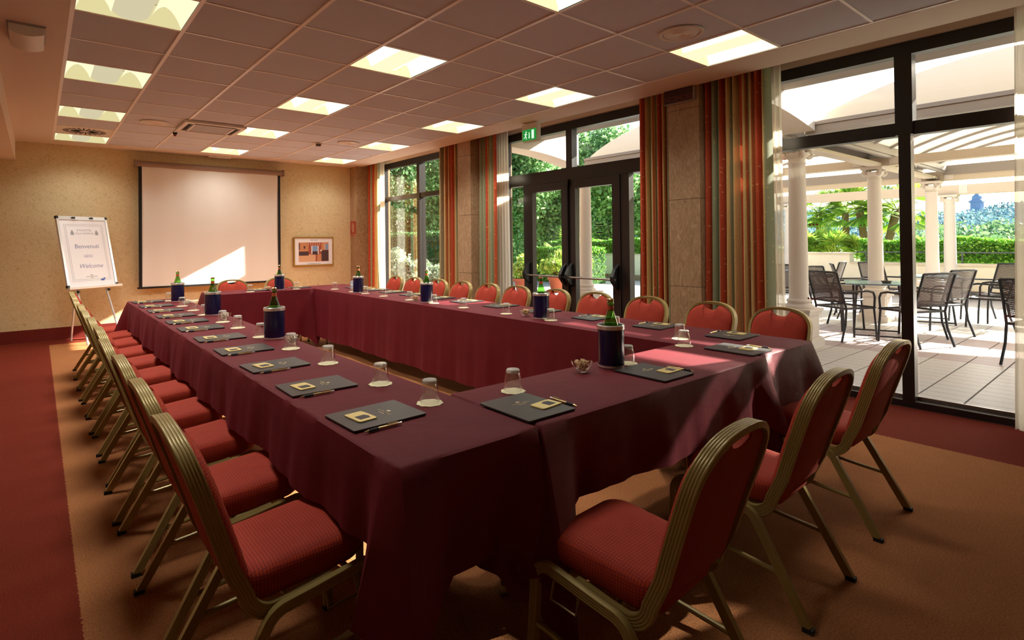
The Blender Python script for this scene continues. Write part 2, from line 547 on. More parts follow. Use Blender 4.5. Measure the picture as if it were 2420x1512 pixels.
ORD = ['first', 'second', 'third', 'fourth', 'fifth', 'sixth', 'seventh', 'eighth', 'ninth', 'tenth', 'eleventh', 'twelfth', 'thirteenth']

ZC = 2.78            # ceiling
XW = 5.1             # window plane
YF = 6.4             # far wall
XB = 4.62            # inner face of pillars, outer edge of the ceiling border
YB = -5.6            # wall behind
XL = -1.7            # left wall
# ------------------------------------------------------------------ the room
struct('floor', G().box(XL, XW - 0.03, YB, YF, -0.05, 0), 'carpet', 'tan carpet with a dark red border covering the whole room')
struct('wall_far', G().box(XL, XB, YF, YF + 0.15, 0, 3.1), 'wallpaper', 'cream speckled wallpaper wall behind the projection screen')
struct('wall_left', G().box(XL - 0.15, XL, YB, YF + 0.15, 0, 3.1), 'wallpaper', 'cream wall on the left beneath the boxed beam')
struct('wall_back', G().box(XL, XW + 0.2, YB - 0.15, YB, 0, 3.1), 'wallpaper', 'cream wall behind the viewpoint')
struct('baseboard_far', G().box(XL, XB - 0.14, YF - 0.02, YF, 0, 0.17), 'baseboard', 'dark red carpet-covered skirting along the far wall')
struct('trim_1', G().box(XL, -0.40, YB, YF, 2.51, ZC), 'beam_paper', 'boxed beam with textured paper along the left of the ceiling')
struct('ceiling_slab', G().box(XL - 0.15, XW + 0.15, YB - 0.15, YF + 0.15, 3.02, 3.2), 'plaster', 'slab above the suspended ceiling')
# plaster borders around the suspended grid (ceiling grid x 0..4.2, y ..6.0)
ceil = structe('ceiling', 'suspended ceiling of mauve grey square tiles in white bars with a plaster border')
obj('plaster_border', G().box(-0.40, -0.012, YB, YF, ZC - 0.004, ZC + 0.1), 'plaster', ceil)
obj('plaster_border', G().box(4.212, XB, YB, YF, ZC - 0.004, ZC + 0.1), 'plaster', ceil)
obj('plaster_border', G().box(-0.012, 4.212, 6.012, YF, ZC - 0.004, ZC + 0.1), 'plaster', ceil)
obj('curtain_recess', G().box(XB - 0.02, XW + 0.05, YB, YF, 2.95, 3.02), 'plaster', ceil)
LIGHTS = [(i, j) for i in (0, 3, 6) for j in (-3, 0, 3, 6, 9)]
SPEAK = [(1, 6), (5, 6), (5, -3)]
AC = (2, 6)
GRILLE = (0, 8)
tile_me = G().box(0.006, 0.594, 0.006, 0.594, 0, 0.012).mesh('ceiling_tile', 'ceiling_tile')
J0 = -9
for i in range(7):
    for j in range(J0, 10):
        if (i, j) in LIGHTS or (i, j) == AC or (i, j) == GRILLE:
            continue
        obj('ceiling_tile', tile_me, None, ceil, loc=(i * 0.6, j * 0.6, ZC + 0.004))
for i in range(8):
    obj('grid_bar', G().box(i * 0.6 - 0.012, i * 0.6 + 0.012, J0 * 0.6, 6.012, ZC - 0.003, ZC + 0.03), 'grid_bar', ceil)
bar_me = G().box(-0.012, 4.212, -0.009, 0.009, ZC - 0.0015, ZC + 0.03).mesh('cross_bar', 'grid_bar')
for j in range(J0, 11):
    obj('cross_bar', bar_me, None, ceil, loc=(0, j * 0.6, 0))

# luminaires: end panels, two curved reflectors, a half-round basket running with the room
def luminaire(tone):
    t = thing('ceiling_light', 'x', 'ceiling light', group='recessed ceiling lights')
    ld = bpy.data.lights.new('tubes', 'AREA'); ld.shape = 'SQUARE'; ld.size = 0.5; ld.energy = 12.5; ld.color = (1.0, 0.97, 0.90); ld.spread = math.radians(125)
    lo_ = bpy.data.objects.new('tubes', ld); COL.objects.link(lo_); lo_.parent = t; lo_.location = (0.3, 0.3, -0.006)
    D = 0.13
    h = G(); h.box(0.0, 0.6, 0, 0.6, D + 0.005, D + 0.015)
    obj('housing', h, 'white_plastic', t)
    for y0 in (0.012, 0.582):
        obj('end_panel', G().box(0.012, 0.588, y0, y0 + 0.006, 0.0, D), 'end_' + tone, t)
    for sgn in (-1, 1):
        g = G(); N = 12; vs = []; fs = []
        for k in range(N + 1):
            a = PI * k / N
            x = 0.3 + sgn * (0.105 + 0.183 * k / N) ; z = 0.004 + (D - 0.012) * (math.sin(a) ** 0.8 if 0 < k < N else 0.0) + 0.02 * (1 - k / N)
            vs += [(x, 0.018, z), (x, 0.582, z)]
        for k in range(N):
            fs.append((2 * k, 2 * k + 1, 2 * k + 3, 2 * k + 2))
        g.add(vs, fs)
        obj('reflector', g, 'reflector_' + tone, t, 60)
    g = G(); vs = []; fs = []; N = 14
    for k in range(N + 1):
        a = PI + PI * k / N
        x = 0.3 + 0.105 * math.cos(a); z = 0.06 + 0.062 * math.sin(a)
        vs += [(x, 0.018, z), (x, 0.582, z)]
    for k in range(N):
        fs.append((2 * k, 2 * k + 1, 2 * k + 3, 2 * k + 2))
    g.add(vs, fs)
    obj('basket', g, 'basket_' + tone, t, 60)
    fr = G()
    fr.box(0.0, 0.6, 0.0, 0.012, -0.002, 0.01).box(0, 0.6, 0.588, 0.6, -0.002, 0.01).box(0, 0.012, 0.012, 0.588, -0.002, 0.01).box(0.588, 0.6, 0.012, 0.588, -0.002, 0.01)
    obj('rim', fr, 'white_plastic', t)
    return t
colname = {0: 'left row', 3: 'middle row', 6: 'window-side row'}
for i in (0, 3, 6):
    lum = luminaire('dim' if i == 0 else 'new'); first = True
    js = (-3, 0, 3, 6, 9)
    for j in js:
        k = js[::-1].index(j)
        lb = 'square ceiling light, %s from the far wall in the %s' % (ORD[k], colname[i])
        loc = (i * 0.6, j * 0.6, ZC)
        if first:
            lum.location = loc; lum['label'] = lb; first = False; tl_ = lum
        else:
            tl_ = dup(lum, lb, loc, 0)
        for ch in tl_.children:              # the tubes nearest the camera are dimmed
            if ch.type == 'LIGHT':
                ch.data = ch.data.copy(); ch.data.energy = {-3: 6.0, 0: 11.0, 3: 15.0, 6: 15.0, 9: 5.0}[j]

# round ceiling speakers
def speaker(label, x, y):
    t = thing('ceiling_speaker', label, 'speaker', (x, y, ZC - 0.001), group='round ceiling speakers')
    g = G(); prof = [(0.0, -0.004)]
    for k in range(12):
        r = 0.012 + k * 0.0095
        prof += [(r, -0.006 - 0.004 * math.sin(k / 11 * PI)), (r + 0.005, -0.004 - 0.004 * math.sin(k / 11 * PI))]
    g.lathe(prof, 32, cap0=False, cap1=False)
    obj('grille', g, 'white_plastic', t)
    obj('ring', G().lathe([(0.125, -0.006), (0.135, -0.010), (0.15, -0.008), (0.153, 0.0)], 40, cap0=False, cap1=False), 'white_plastic', t, 40)
speaker('round ceiling speaker left of the air conditioning cassette', 0.91, 3.97)
speaker('round ceiling speaker between the lights near the far window', 3.32, 3.9)
speaker('large round ceiling speaker nearest the camera beside the window-side lights', 3.34, -1.49)

# air-conditioning cassette
t = thing('air_conditioner', 'square ceiling air conditioning cassette with four dark outlets', 'air conditioner', (1.5, 3.9, ZC))
g = G()
for s_ in (-1, 1):
    g.box(-0.335, 0.335, s_ * 0.335 - (0.0 if s_ < 0 else 0.045), s_ * 0.335 + (0.045 if s_ < 0 else 0.0), -0.03, 0)
    g.box(s_ * 0.335 - (0.0 if s_ < 0 else 0.045), s_ * 0.335 + (0.045 if s_ < 0 else 0.0), -0.29, 0.29, -0.03, 0)
    g.box(s_ * 0.22 - 0.012, s_ * 0.22 + 0.012, -0.24, 0.24, -0.034, 0)
    g.box(-0.24, 0.24, s_ * 0.22 - 0.012, s_ * 0.22 + 0.012, -0.034, 0)
for a in (-1, 1):
    for b in (-1, 1):
        g.box(a * 0.265 - 0.03, a * 0.265 + 0.03, b * 0.265 - 0.03, b * 0.265 + 0.03, -0.03, 0)
obj('fascia', g, 'white_plastic', t)
obj('intake_grille', G().box(-0.21, 0.21, -0.21, 0.21, -0.03, 0.0), 'grey_plastic', t)
for x0, x1, y0, y1 in ((-0.22, 0.22, 0.235, 0.29), (-0.22, 0.22, -0.29, -0.235), (0.235, 0.29, -0.22, 0.22), (-0.29, -0.235, -0.22, 0.22)):
    obj('outlet', G().box(x0, x1, y0, y1, -0.012, 0.0), 'vent_black', t)

# swirl air diffuser tile
t = thing('air_diffuser', 'white ceiling tile with radiating black swirl slots', 'air vent', (0.3, 5.1, ZC))
obj('plate', G().box(-0.296, 0.296, -0.296, 0.296, 0.0, 0.012), 'white_plastic', t)
for k in range(24):
    a = 2 * PI * (k + 0.5) / 24
    g = G()
    for r0, r1, w_ in ((0.055, 0.15, 0.012), (0.165, 0.225, 0.018)):
        M = Matrix.Rotation(a + (0.3 if r0 > 0.1 else 0), 3, 'Z')
        g.cbox(M @ Vector(((r0 + r1) / 2, 0, -0.001)), (r1 - r0, w_, 0.003), M)
    obj('slot', g, 'vent_black', t)

# detectors, bracket, emergency lamp
t = thing('motion_detector', 'small brown and white detector under the ceiling grid near a speaker', 'detector', (2.98, 4.18, ZC))
obj('base', G().box(-0.05, 0.05, -0.035, 0.035, -0.02, 0), 'white_plastic', t)
obj('lens', G().box(-0.028, 0.028, -0.04, 0.02, -0.045, -0.02), 'print_dark', t)
t = thing('sprinkler_head', 'small red and black sprinkler head beside the air conditioning cassette', 'sprinkler', (1.21, 4.5, ZC))
obj('bulb', G().lathe([(0.012, -0.05), (0.016, -0.04), (0.01, -0.028)], 12), 'sign_red', t)
obj('collar', G().lathe([(0.024, -0.028), (0.026, -0.006), (0.03, 0.0)], 16), 'black', t)
tag(obj('ceiling_bracket', G().box(-0.17, 0.17, -0.03, 0.03, -0.03, 0).box(-0.1, -0.08, -0.035, 0.0, -0.036, -0.03).box(0.08, 0.1, -0.035, 0.0, -0.036, -0.03), 'white_plastic', None, None, (2.15, 6.24, ZC - 0.004)),
    'slim white bracket on the ceiling border above the projection screen', 'bracket')
t = thing('emergency_lamp', 'clear curved emergency lamp on the ceiling border at far left', 'lamp', (-0.22, 1.24, ZC - 0.004))
g = G(); N = 10
pr_ = [(-0.09 + 0.18 * k / N, -0.035 - 0.045 * math.sin(PI * (0.15 + 0.7 * k / N))) for k in range(N + 1)]
g.prism([(-0.09, 0.0)] + pr_ + [(0.09, 0.0)], lambda a, b: (a, -0.19, b), (0, 0.38, 0))
obj('diffuser', g, 'white_plastic', t, 40)
obj('base', G().box(-0.1, 0.1, -0.2, 0.2, -0.012, 0.0), 'grey_plastic', t)

# ------------------------------------------------------------------ window wall
def wall_piece(y0, y1):
    return G().box(XW - 0.06, XW + 0.16, y0, y1, 0, 3.02)
wr = structe('wall_right', 'window wall of travertine between the glazed openings')
for y0, y1 in ((6.2, 6.55), (2.52, 3.85), (-1.22, -0.22), (YB - 0.15, -3.66)):  # last pier is unseen, brought forward to stop stray sun
    obj('wall_pier', wall_piece(y0, y1), 'travertine', wr)
obj('lintel', G().box(XW - 0.03, XW + 0.16, YB, YF + 0.15, 2.86, 3.02), 'plaster', wr)
joints = [0.0, 0.877, 1.712, 2.575, 2.94]
pil = [('travertine pillar between the door and the big right window', -0.87, -0.54, XB),
       ('travertine pillar between the far window and the door', 2.69, 3.0, XB),
       ('travertine pilaster in the far corner beside the cream wall', 6.12, 6.4, 4.5)]
for k, (lb, y0, y1, xf) in enumerate(pil):
    t = structe('trim_%d' % (k + 2), lb)
    obj('core', G().box(xf + 0.03, XW - 0.05, y0 + 0.012, y1 - 0.012, 0, 2.94), 'travertine', t)
    for a in range(4):
        obj('stone_panel', G().box(xf, xf + 0.03, y0, y1, joints[a] + 0.002, joints[a + 1] - 0.002), 'travertine', t)
        for ys in (y0, y1 - 0.014):
            obj('stone_panel', G().box(xf + 0.0305, XW - 0.06, ys - (0.004 if ys == y0 else -0.004), ys + 0.010 + (0.004 if ys != y0 else 0), joints[a] + 0.002, joints[a + 1] - 0.002), 'travertine', t)

def bar(g, y0, y1, z0, z1, d0=0.0, d1=0.09):
    g.box(XW + d0, XW + d1, min(y0, y1), max(y0, y1), z0, z1)
def pane(name, y0, y1, z0, z1, parent, x=XW + 0.05):
    return obj(name, G().box(x, x + 0.006, min(y0, y1), max(y0, y1), z0, z1), 'window_glass', parent)
TZ0, TZ1, HZ = 2.13, 2.21, 2.85
# window_1 (far)
t = structe('window_1', 'far dark framed window with a centre mullion showing the garden hedge')
g = G(); bar(g, 3.8, 6.22, HZ - 0.1, HZ); bar(g, 3.8, 6.22, 0, 0.07); bar(g, 3.8, 3.87, 0.07, HZ - 0.1); bar(g, 6.15, 6.22, 0.07, HZ - 0.1)
obj('frame', g, 'frame_dark', t)
obj('mullion', G().box(XW - 0.01, XW + 0.12, 4.83, 4.92, 0.07, HZ - 0.1), 'frame_dark', t)
obj('transom', G().box(XW, XW + 0.09, 3.87, 6.15, TZ0, TZ1), 'frame_dark', t)
for a, b in ((3.87, 4.83), (4.92, 6.15)):
    pane('pane', a, b, 0.07, TZ0, t); pane('pane', a, b, TZ1, HZ - 0.1, t)
# window_2 (near right)
t = structe('window_2', 'large near dark framed window showing the terrace furniture')
g = G(); bar(g, -3.68, -1.18, HZ - 0.09, HZ + 0.06); bar(g, -3.68, -1.18, 0, 0.05, -0.02, 0.09); bar(g, -3.68, -3.6, 0.05, HZ - 0.09); bar(g, -1.25, -1.18, 0.05, HZ - 0.09)
obj('frame', g, 'frame_dark', t)
obj('mullion', G().box(XW - 0.02, XW + 0.07, -2.385, -2.305, 0.05, TZ0), 'frame_dark', t)
obj('mullion', G().box(XW - 0.02, XW + 0.09, -2.40, -2.285, TZ0, HZ - 0.09), 'frame_dark', t)
obj('transom', G().box(XW - 0.005, XW + 0.09, -3.6, -2.40, TZ0 - 0.005, TZ1 + 0.02), 'frame_dark', t)
obj('transom', G().box(XW - 0.005, XW + 0.09, -2.285, -1.25, TZ0 - 0.005, TZ1 + 0.02), 'frame_dark', t)
obj('sill_strip', G().box(XW + 0.065, XW + 0.085, -3.6, -1.25, 0.05, 0.075), 'brushed_steel', t)
for a, b in ((-3.6, -2.4), (-2.285, -1.25)):
    pane('pane', a, b, 0.05, TZ0, t); pane('pane', a, b, TZ1, HZ - 0.09, t)
for zz, yy in ((1.445, -1.62), (0.79, -1.60)):
    for k in range(3):
        g = G(); N = 12
        g.add([(XW + 0.046, yy - 0.03 * k + 0.009 * math.cos(2 * PI * q / N), zz + 0.009 * math.sin(2 * PI * q / N)) for q in range(N)] + [(XW + 0.049, yy - 0.03 * k + 0.009 * math.cos(2 * PI * q / N), zz + 0.009 * math.sin(2 * PI * q / N)) for q in range(N)],
              [tuple(range(N)), tuple(range(2 * N - 1, N - 1, -1))] + [(q, (q + 1) % N, N + (q + 1) % N, N + q) for q in range(N)])
        obj('warning_dot', g, 'dot_red', t)
# door_1
t = structe('door_1', 'dark framed glazed double door with push bars and a transom light')
D0, D1 = 2.52, -0.22
g = G(); bar(g, D1, D0, HZ - 0.1, HZ); bar(g, D1, D1 + 0.06, 0, HZ - 0.1); bar(g, D0 - 0.06, D0, 0, HZ - 0.1); bar(g, D1, D0, 0, 0.03)
bar(g, D1, D0, 2.10, 2.26, -0.01, 0.1)
bar(g, 2.02, 2.10, 0.03, 2.10); bar(g, 0.30, 0.42, 0.03, 2.10)
obj('frame', g, 'frame_dark', t)
obj('mullion', G().box(XW - 0.01, XW + 0.09, 1.17, 1.27, 2.26, HZ - 0.1), 'frame_dark', t)
pane('pane', 0.0 + D1 + 0.06, 1.17, 2.26, HZ - 0.1, t); pane('pane', 1.27, D0 - 0.06, 2.26, HZ - 0.1, t)
pane('pane', D1 + 0.06, 0.30, 0.03, 2.10, t); pane('pane', 2.10, D0 - 0.06, 0.03, 2.10, t)
for nm, a, b, hinge in (('door_leaf', 1.245, 2.02, 2.02), ('door_leaf', 0.42, 1.235, 0.42)):
    lf = G()
    e = 0.115
    bar(lf, a, b, 2.10 - 0.11, 2.095, -0.015, 0.06); bar(lf, a, b, 0.035, 0.24, -0.015, 0.06); bar(lf, a, a + e, 0.24, 1.99, -0.015, 0.06); bar(lf, b - e, b, 0.24, 1.99, -0.015, 0.06)
    lo = obj(nm, lf, 'frame_dark', t)
    pane('door_pane', a + e, b - e, 0.24, 1.99, lo, XW + 0.02)
    pb = G().tube([(XW - 0.10, a + 0.01, 0.865), (XW - 0.10, b - 0.06, 0.865)], 0.013, 10)
    obj('push_bar', pb, 'bar_steel', lo, 40)
    for yy in (a + 0.04, b - 0.05):
        g = G()
        g.prism([(0.74, 0.0), (0.78, 0.06), (0.85, 0.12), (0.9, 0.12), (0.98, 0.075), (1.04, 0.0)], lambda z, q: (XW - 0.015 - q, yy - 0.022, z), (0, 0.044, 0))
        obj('push_bar_bracket', g, 'black', lo)
    for q in range(3):
        yy = (a + b) / 2 - 0.12 - 0.035 * q
        obj('warning_dot', G().box(XW + 0.016, XW + 0.0185, yy - 0.008, yy + 0.008, 0.90, 0.916), 'dot_red', lo)
obj('door_bolt', G().box(XW - 0.04, XW - 0.012, 1.225, 1.255, 0.1, 2.09).box(XW - 0.05, XW - 0.012, 1.21, 1.27, 2.03, 2.11), 'black', t)
# printed notice on the right leaf
nt_ = structe('notice_on_door', 'small printed notice on the glass of the right door leaf')
nt_['kind'] = 'structure'; nt_.name = 'trim_5'
g = G()
for z in (1.29, 1.55):
    g.box(XW + 0.0135, XW + 0.0145, 0.62, 0.88, z, z + 0.003)
for yv in (0.62, 0.877):
    g.box(XW + 0.0135, XW + 0.0145, yv, yv + 0.003, 1.293, 1.55)
obj('border_line', g, 'ink_grey', nt_)
o = obj('fine_print', line_mesh([(0.10, 0.016, [0.13]), (0.07, 0.009, [0.05, 0.07, 0.05]), (0.05, 0.009, [0.04, 0.06]), (0.0, 0.016, [0.10]), (-0.03, 0.009, [0.04, 0.07, 0.04]), (-0.07, 0.009, [0.08, 0.09])], 'black'), None, nt_)
o.rotation_euler = (PI / 2, 0, -PI / 2); o.location = (XW + 0.014, 0.75, 1.42)

# exit sign hanging from the border
t = thing('exit_sign', 'green running man emergency exit sign hanging over the door', 'sign', (4.5, 1.29, 2.78))
obj('housing', G().box(-0.03, 0.03, -0.135, 0.135, -0.235, -0.02), 'white_plastic', t)
for yy in (-0.055, 0.045):
    obj('hanger', G().tube([(0, yy - 0.03, -0.01), (0, yy + 0.04, -0.01)], 0.012, 8), 'chrome', t)
pan = obj('panel', G().box(-0.035, -0.03, -0.12, 0.12, -0.225, -0.09), 'exit_green', t)
g = G()     # door, arrow, running figure; +y is the viewer's left
g.box(-0.038, -0.035, -0.085, -0.045, -0.21, -0.105)
g.box(-0.038, -0.035, -0.008, 0.004, -0.19, -0.13).add([(-0.038, -0.018, -0.185), (-0.038, 0.014, -0.185), (-0.038, -0.002, -0.21)], [(0, 1, 2)])
def limb(p, q, w_):
    p = Vector((0, *p)); q = Vector((0, *q)); d = (q - p).normalized(); n_ = Vector((0, -d.z, d.y)) * w_
    g.add([(-0.038, *(p + n_)[1:]), (-0.038, *(p - n_)[1:]), (-0.038, *(q - n_)[1:]), (-0.038, *(q + n_)[1:])], [(0, 1, 2, 3)])
limb((0.055, -0.135), (0.062, -0.17), 0.009); limb((0.062, -0.17), (0.045, -0.19), 0.006); limb((0.045, -0.19), (0.05, -0.212), 0.005)
limb((0.062, -0.17), (0.078, -0.19), 0.006); limb((0.078, -0.19), (0.095, -0.192), 0.005); limb((0.055, -0.14), (0.035, -0.155), 0.005); limb((0.056, -0.14), (0.08, -0.15), 0.005)
g.add([(-0.038, 0.05 + 0.011 * math.cos(2 * PI * q / 10), -0.122 + 0.011 * math.sin(2 * PI * q / 10)) for q in range(10)], [tuple(range(10))])
obj('pictogram', g, 'exit_white', pan)

# fire signs
t = thing('fire_hose_sign', 'dark red sign lettered INCENDIO high on the near travertine pillar', 'sign', (XB - 0.03, -0.67, 2.70))
obj('plate', G().box(0, 0.03, -0.16, 0.15, -0.055, 0.075), 'sign_darkred', t)
obj('edge', G().box(-0.002, 0.03, -0.17, -0.16, -0.06, 0.08).box(-0.002, 0.03, -0.16, 0.15, -0.062, -0.055), 'grey_plastic', t)
o = obj('lettering', text_mesh('INCENDIO', 0.066, 'sign_letter', 0.0008), None, t); o.rotation_euler = (PI / 2, 0, -PI / 2); o.location = (-0.002, 0.0, -0.018)
t = thing('fire_extinguisher_sign', 'red fire extinguisher sign on the far corner pilaster', 'sign', (4.5 - 0.006, 6.27, 1.62))
obj('plate', G().box(0, 0.006, -0.12, 0.12, -0.12, 0.12), 'sign_red', t)
g = G().box(-0.003, 0, -0.05, 0.03, -0.09, 0.05).box(-0.003, 0, -0.035, 0.015, 0.05, 0.075).box(-0.003, 0, 0.045, 0.06, -0.04, 0.05).box(-0.003, 0, 0.0, 0.06, 0.07, 0.085)
obj('pictogram', g, 'sign_pale', t)
obj('plate', G().box(0, 0.006, -0.12, 0.12, -0.175, -0.13), 'sign_pale', t)
o = obj('fine_print', line_mesh([(0.0, 0.022, [0.14, 0.012, 0.03])], 'sign_red'), None, t); o.rotation_euler = (PI / 2, 0, -PI / 2); o.location = (-0.001, 0, -0.153)

# ------------------------------------------------------------------ curtains
def curtain(name, label, cat, y0, y1, mat, n, amp, xc, z0, z1, cloth_w, u0, seed, group, spread=0.0):
    r = random.Random(seed)
    NX = n * 10; NZ = 14
    ph = [r.uniform(-0.5, 0.5) for _ in range(n + 2)]; am = [r.uniform(0.7, 1.25) for _ in range(n + 2)]
    tw = [r.uniform(-1, 1) for _ in range(n + 2)]
    vs = []; uv = []
    for b in range(NZ + 1):
        q = b / NZ
        z = z0 + (z1 - z0) * q
        for a in range(NX + 1):
            s_ = a / NX
            c_ = s_ * n; k = int(c_); fr_ = c_ - k
            A = am[k] * (1 - fr_) + am[k + 1] * fr_
            P = (ph[k] * (1 - fr_) + ph[k + 1] * fr_)
            T = (tw[k] * (1 - fr_) + tw[k + 1] * fr_)
            flare = 1 - 0.35 * q
            w_ = 2 * PI * c_ + P + 0.7 * T * math.sin(q * 2.3 + P)
            x = xc + amp * A * flare * math.sin(w_) + 0.3 * amp * math.sin(2 * w_ + P)
            yy = y0 + (y1 - y0) * s_ + (y1 - y0) / n * 0.16 * math.cos(w_) * A
            ctr = (y0 + y1) / 2
            yy = ctr + (yy - ctr) * (1 + spread * (1 - q))
            vs.append((x, yy, z)); uv.append((u0 + s_ * cloth_w, z))
    fs = [(b * (NX + 1) + a, b * (NX + 1) + a + 1, (b + 1) * (NX + 1) + a + 1, (b + 1) * (NX + 1) + a) for b in range(NZ) for a in range(NX)]
    me = bpy.data.meshes.new(name)
    me.from_pydata(vs, [], fs)
    lay = me.uv_layers.new(name='UVMap')
    li = np.empty(len(me.loops), dtype=np.int32); me.loops.foreach_get('vertex_index', li)
    lay.data.foreach_set('uv', np.array(uv, dtype=np.float32)[li].ravel())
    me.materials.append(MATS[mat]); me.shade_smooth()
    t = thing(name, label, cat, (0, 0, 0), 0, group)
    obj('panel', me, None, t)
    obj('heading_tape', G().box(xc - 0.02, xc + 0.02, y0, y1, z1, z1 + 0.03), 'grey_plastic', t)
    return t
XC = 4.77
GD = 'striped drapes at the window wall'
curtain('drape', 'striped red and green drape in the far corner beside the pilaster', 'curtain', 6.16, 5.72, 'drape', 5, 0.06, XC, 0.02, 2.9, 0.95, 0.33, 1, GD)
curtain('drape', 'striped drape on the far side of the middle travertine pillar', 'curtain', 3.66, 3.1, 'drape', 6, 0.06, XC - 0.02, 0.02, 2.9, 1.05, 0.22, 2, GD, 0.06)
curtain('drape', 'striped drape on the near side of the middle travertine pillar', 'curtain', 2.70, 2.28, 'drape', 5, 0.055, XC, 0.02, 2.9, 0.85, 0.05, 3, GD, 0.05)
curtain('drape', 'striped drape between the double door and the near travertine pillar', 'curtain', -0.08, -0.47, 'drape', 6, 0.055, XC, 0.02, 2.9, 0.85, 0.33, 4, GD, 0.04)
curtain('drape', 'wide striped drape right of the near travertine pillar', 'curtain', -0.84, -1.45, 'drape', 9, 0.07, XC - 0.03, 0.02, 2.9, 1.75, 0.31, 5, GD, 0.06)
GS = 'white sheer curtains'
curtain('sheer_curtain', 'bright white sheer curtain at the far window', 'curtain', 6.16, 5.84, 'sheer', 4, 0.025, 4.95, 0.02, 2.9, 0.8, 0, 6, GS)
curtain('sheer_curtain', 'white sheer curtain left of the double door', 'curtain', 2.52, 2.24, 'sheer', 5, 0.025, 4.95, 0.02, 2.9, 0.8, 0, 7, GS, 0.25)
curtain('sheer_curtain', 'white sheer curtain beside the wide striped drape', 'curtain', -1.32, -1.48, 'sheer', 4, 0.025, 4.95, 0.02, 2.9, 0.8, 0, 8, GS, 0.15)
curtain('sheer_curtain', 'white sheer curtain at the right edge of the near window', 'curtain', -3.0, -3.72, 'sheer', 8, 0.035, 4.93, 0.02, 2.9, 1.6, 0, 9, GS, 0.1)
obj_ct = struct('trim_6', G().box(XC - 0.02, XC + 0.02, YB, 6.1, 2.932, 2.95), 'white_plastic', 'curtain track in the recess above the windows')
# ------------------------------------------------------------------ far wall furnishings
# projection screen
t = thing('projection_screen', 'large white roll-down projection screen with black edges on the far wall', 'projection screen', (2.06, YF - 0.10, 0))
obj('case', G().tube([(-1.07, 0, 2.57), (1.12, 0, 2.57)], 0.045, 12).cbox((-1.08, 0, 2.57), (0.02, 0.11, 0.11)).cbox((1.13, 0, 2.57), (0.02, 0.11, 0.11)).box(-1.07, 1.12, 0, 0.095, 2.53, 2.61), 'screen_case', t, 40)
for x0, x1 in ((-1.04, -0.995), (1.035, 1.08)):
    obj('black_edge', G().box(x0, x1, -0.004, 0.0, 0.685, 2.56), 'black', t)
g = G(); N = 40; M_ = 20
vs = [(-0.995 + 2.03 * a / N, -0.004 + 0.012 * math.sin(a * 0.9) * 0.25 + 0.02 * math.sin(PI * b / M_) * (0.3 + 0.7 * abs(2 * a / N - 1) ** 2) * 0.6, 0.685 + (2.56 - 0.685) * b / M_) for b in range(M_ + 1) for a in range(N + 1)]
g.add(vs, [(b * (N + 1) + a, b * (N + 1) + a + 1, (b + 1) * (N + 1) + a + 1, (b + 1) * (N + 1) + a) for b in range(M_) for a in range(N)])
obj('canvas', g, 'screen_white', t, 80)
obj('bottom_bar', G().box(-1.06, 1.10, -0.012, 0.012, 0.66, 0.69), 'black', t)

# framed picture of a room
t = thing('framed_picture', 'gold framed photograph of a room right of the projection screen', 'picture', (3.77, YF - 0.02, 1.18))
W2, H2 = 0.375, 0.265
g = G().box(-W2, W2, -0.012, 0.012, H2 - 0.022, H2).box(-W2, W2, -0.012, 0.012, -H2, -H2 + 0.022).box(-W2, -W2 + 0.022, -0.012, 0.012, -H2 + 0.022, H2 - 0.022).box(W2 - 0.022, W2, -0.012, 0.012, -H2 + 0.022, H2 - 0.022)
obj('frame', g, 'gold_frame', t)
obj('mount', G().box(-W2 + 0.02, W2 - 0.02, -0.002, 0.004, -H2 + 0.02, H2 - 0.02), 'paper_white', t)
ph_ = obj('photograph', G().box(-0.28, 0.28, -0.004, -0.002, -0.185, 0.165), 'print_wall', t)
def pb(x0, x1, z0, z1, mat, y=-0.005):
    obj('print_patch', G().box(x0, x1, y, y + 0.001, z0, z1), mat, ph_)
pb(-0.28, 0.28, -0.185, -0.06, 'print_bed'); pb(-0.28, -0.1, -0.075, 0.0, 'print_dark', -0.0055); pb(-0.12, 0.14, 0.11, 0.16, 'print_red')
pb(-0.10, -0.05, -0.05, 0.11, 'print_red'); pb(0.09, 0.14, -0.05, 0.11, 'print_red'); pb(-0.05, 0.09, 0.0, 0.10, 'print_sky'); pb(-0.05, -0.03, -0.05, 0.1, 'print_white', -0.006); pb(0.07, 0.09, -0.05, 0.1, 'print_white', -0.006)
pb(-0.05, 0.09, -0.06, 0.0, 'print_dark', -0.0058); pb(0.14, 0.28, -0.185, 0.02, 'print_dark', -0.0058); pb(0.2, 0.27, 0.03, 0.13, 'print_sky'); pb(0.12, 0.15, 0.0, 0.03, 'print_white', -0.0065); pb(-0.19, -0.16, 0.05, 0.1, 'print_dark'); pb(-0.28, -0.26, 0.03, 0.15, 'print_dark'); pb(0.03, 0.06, -0.185, -0.06, 'print_red', -0.0056); pb(0.06, 0.14, -0.185, -0.06, 'print_wall', -0.0057); pb(0.19, 0.215, 0.03, 0.15, 'print_bed', -0.0056)
for q in range(6): pb(-0.11 + 0.042 * q, -0.095 + 0.042 * q, 0.11, 0.16, 'print_bed', -0.0062)
o = obj('caption', line_mesh([(0.0, 0.012, [0.06, 0.015, 0.04])], 'ink_grey'), None, t); o.rotation_euler = (PI / 2, 0, 0); o.location = (0, -0.003, 0.205)
o = obj('caption', line_mesh([(0.0, 0.010, [0.04, 0.16, 0.03])], 'ink_grey'), None, t); o.rotation_euler = (PI / 2, 0, 0); o.location = (0, -0.003, -0.225)

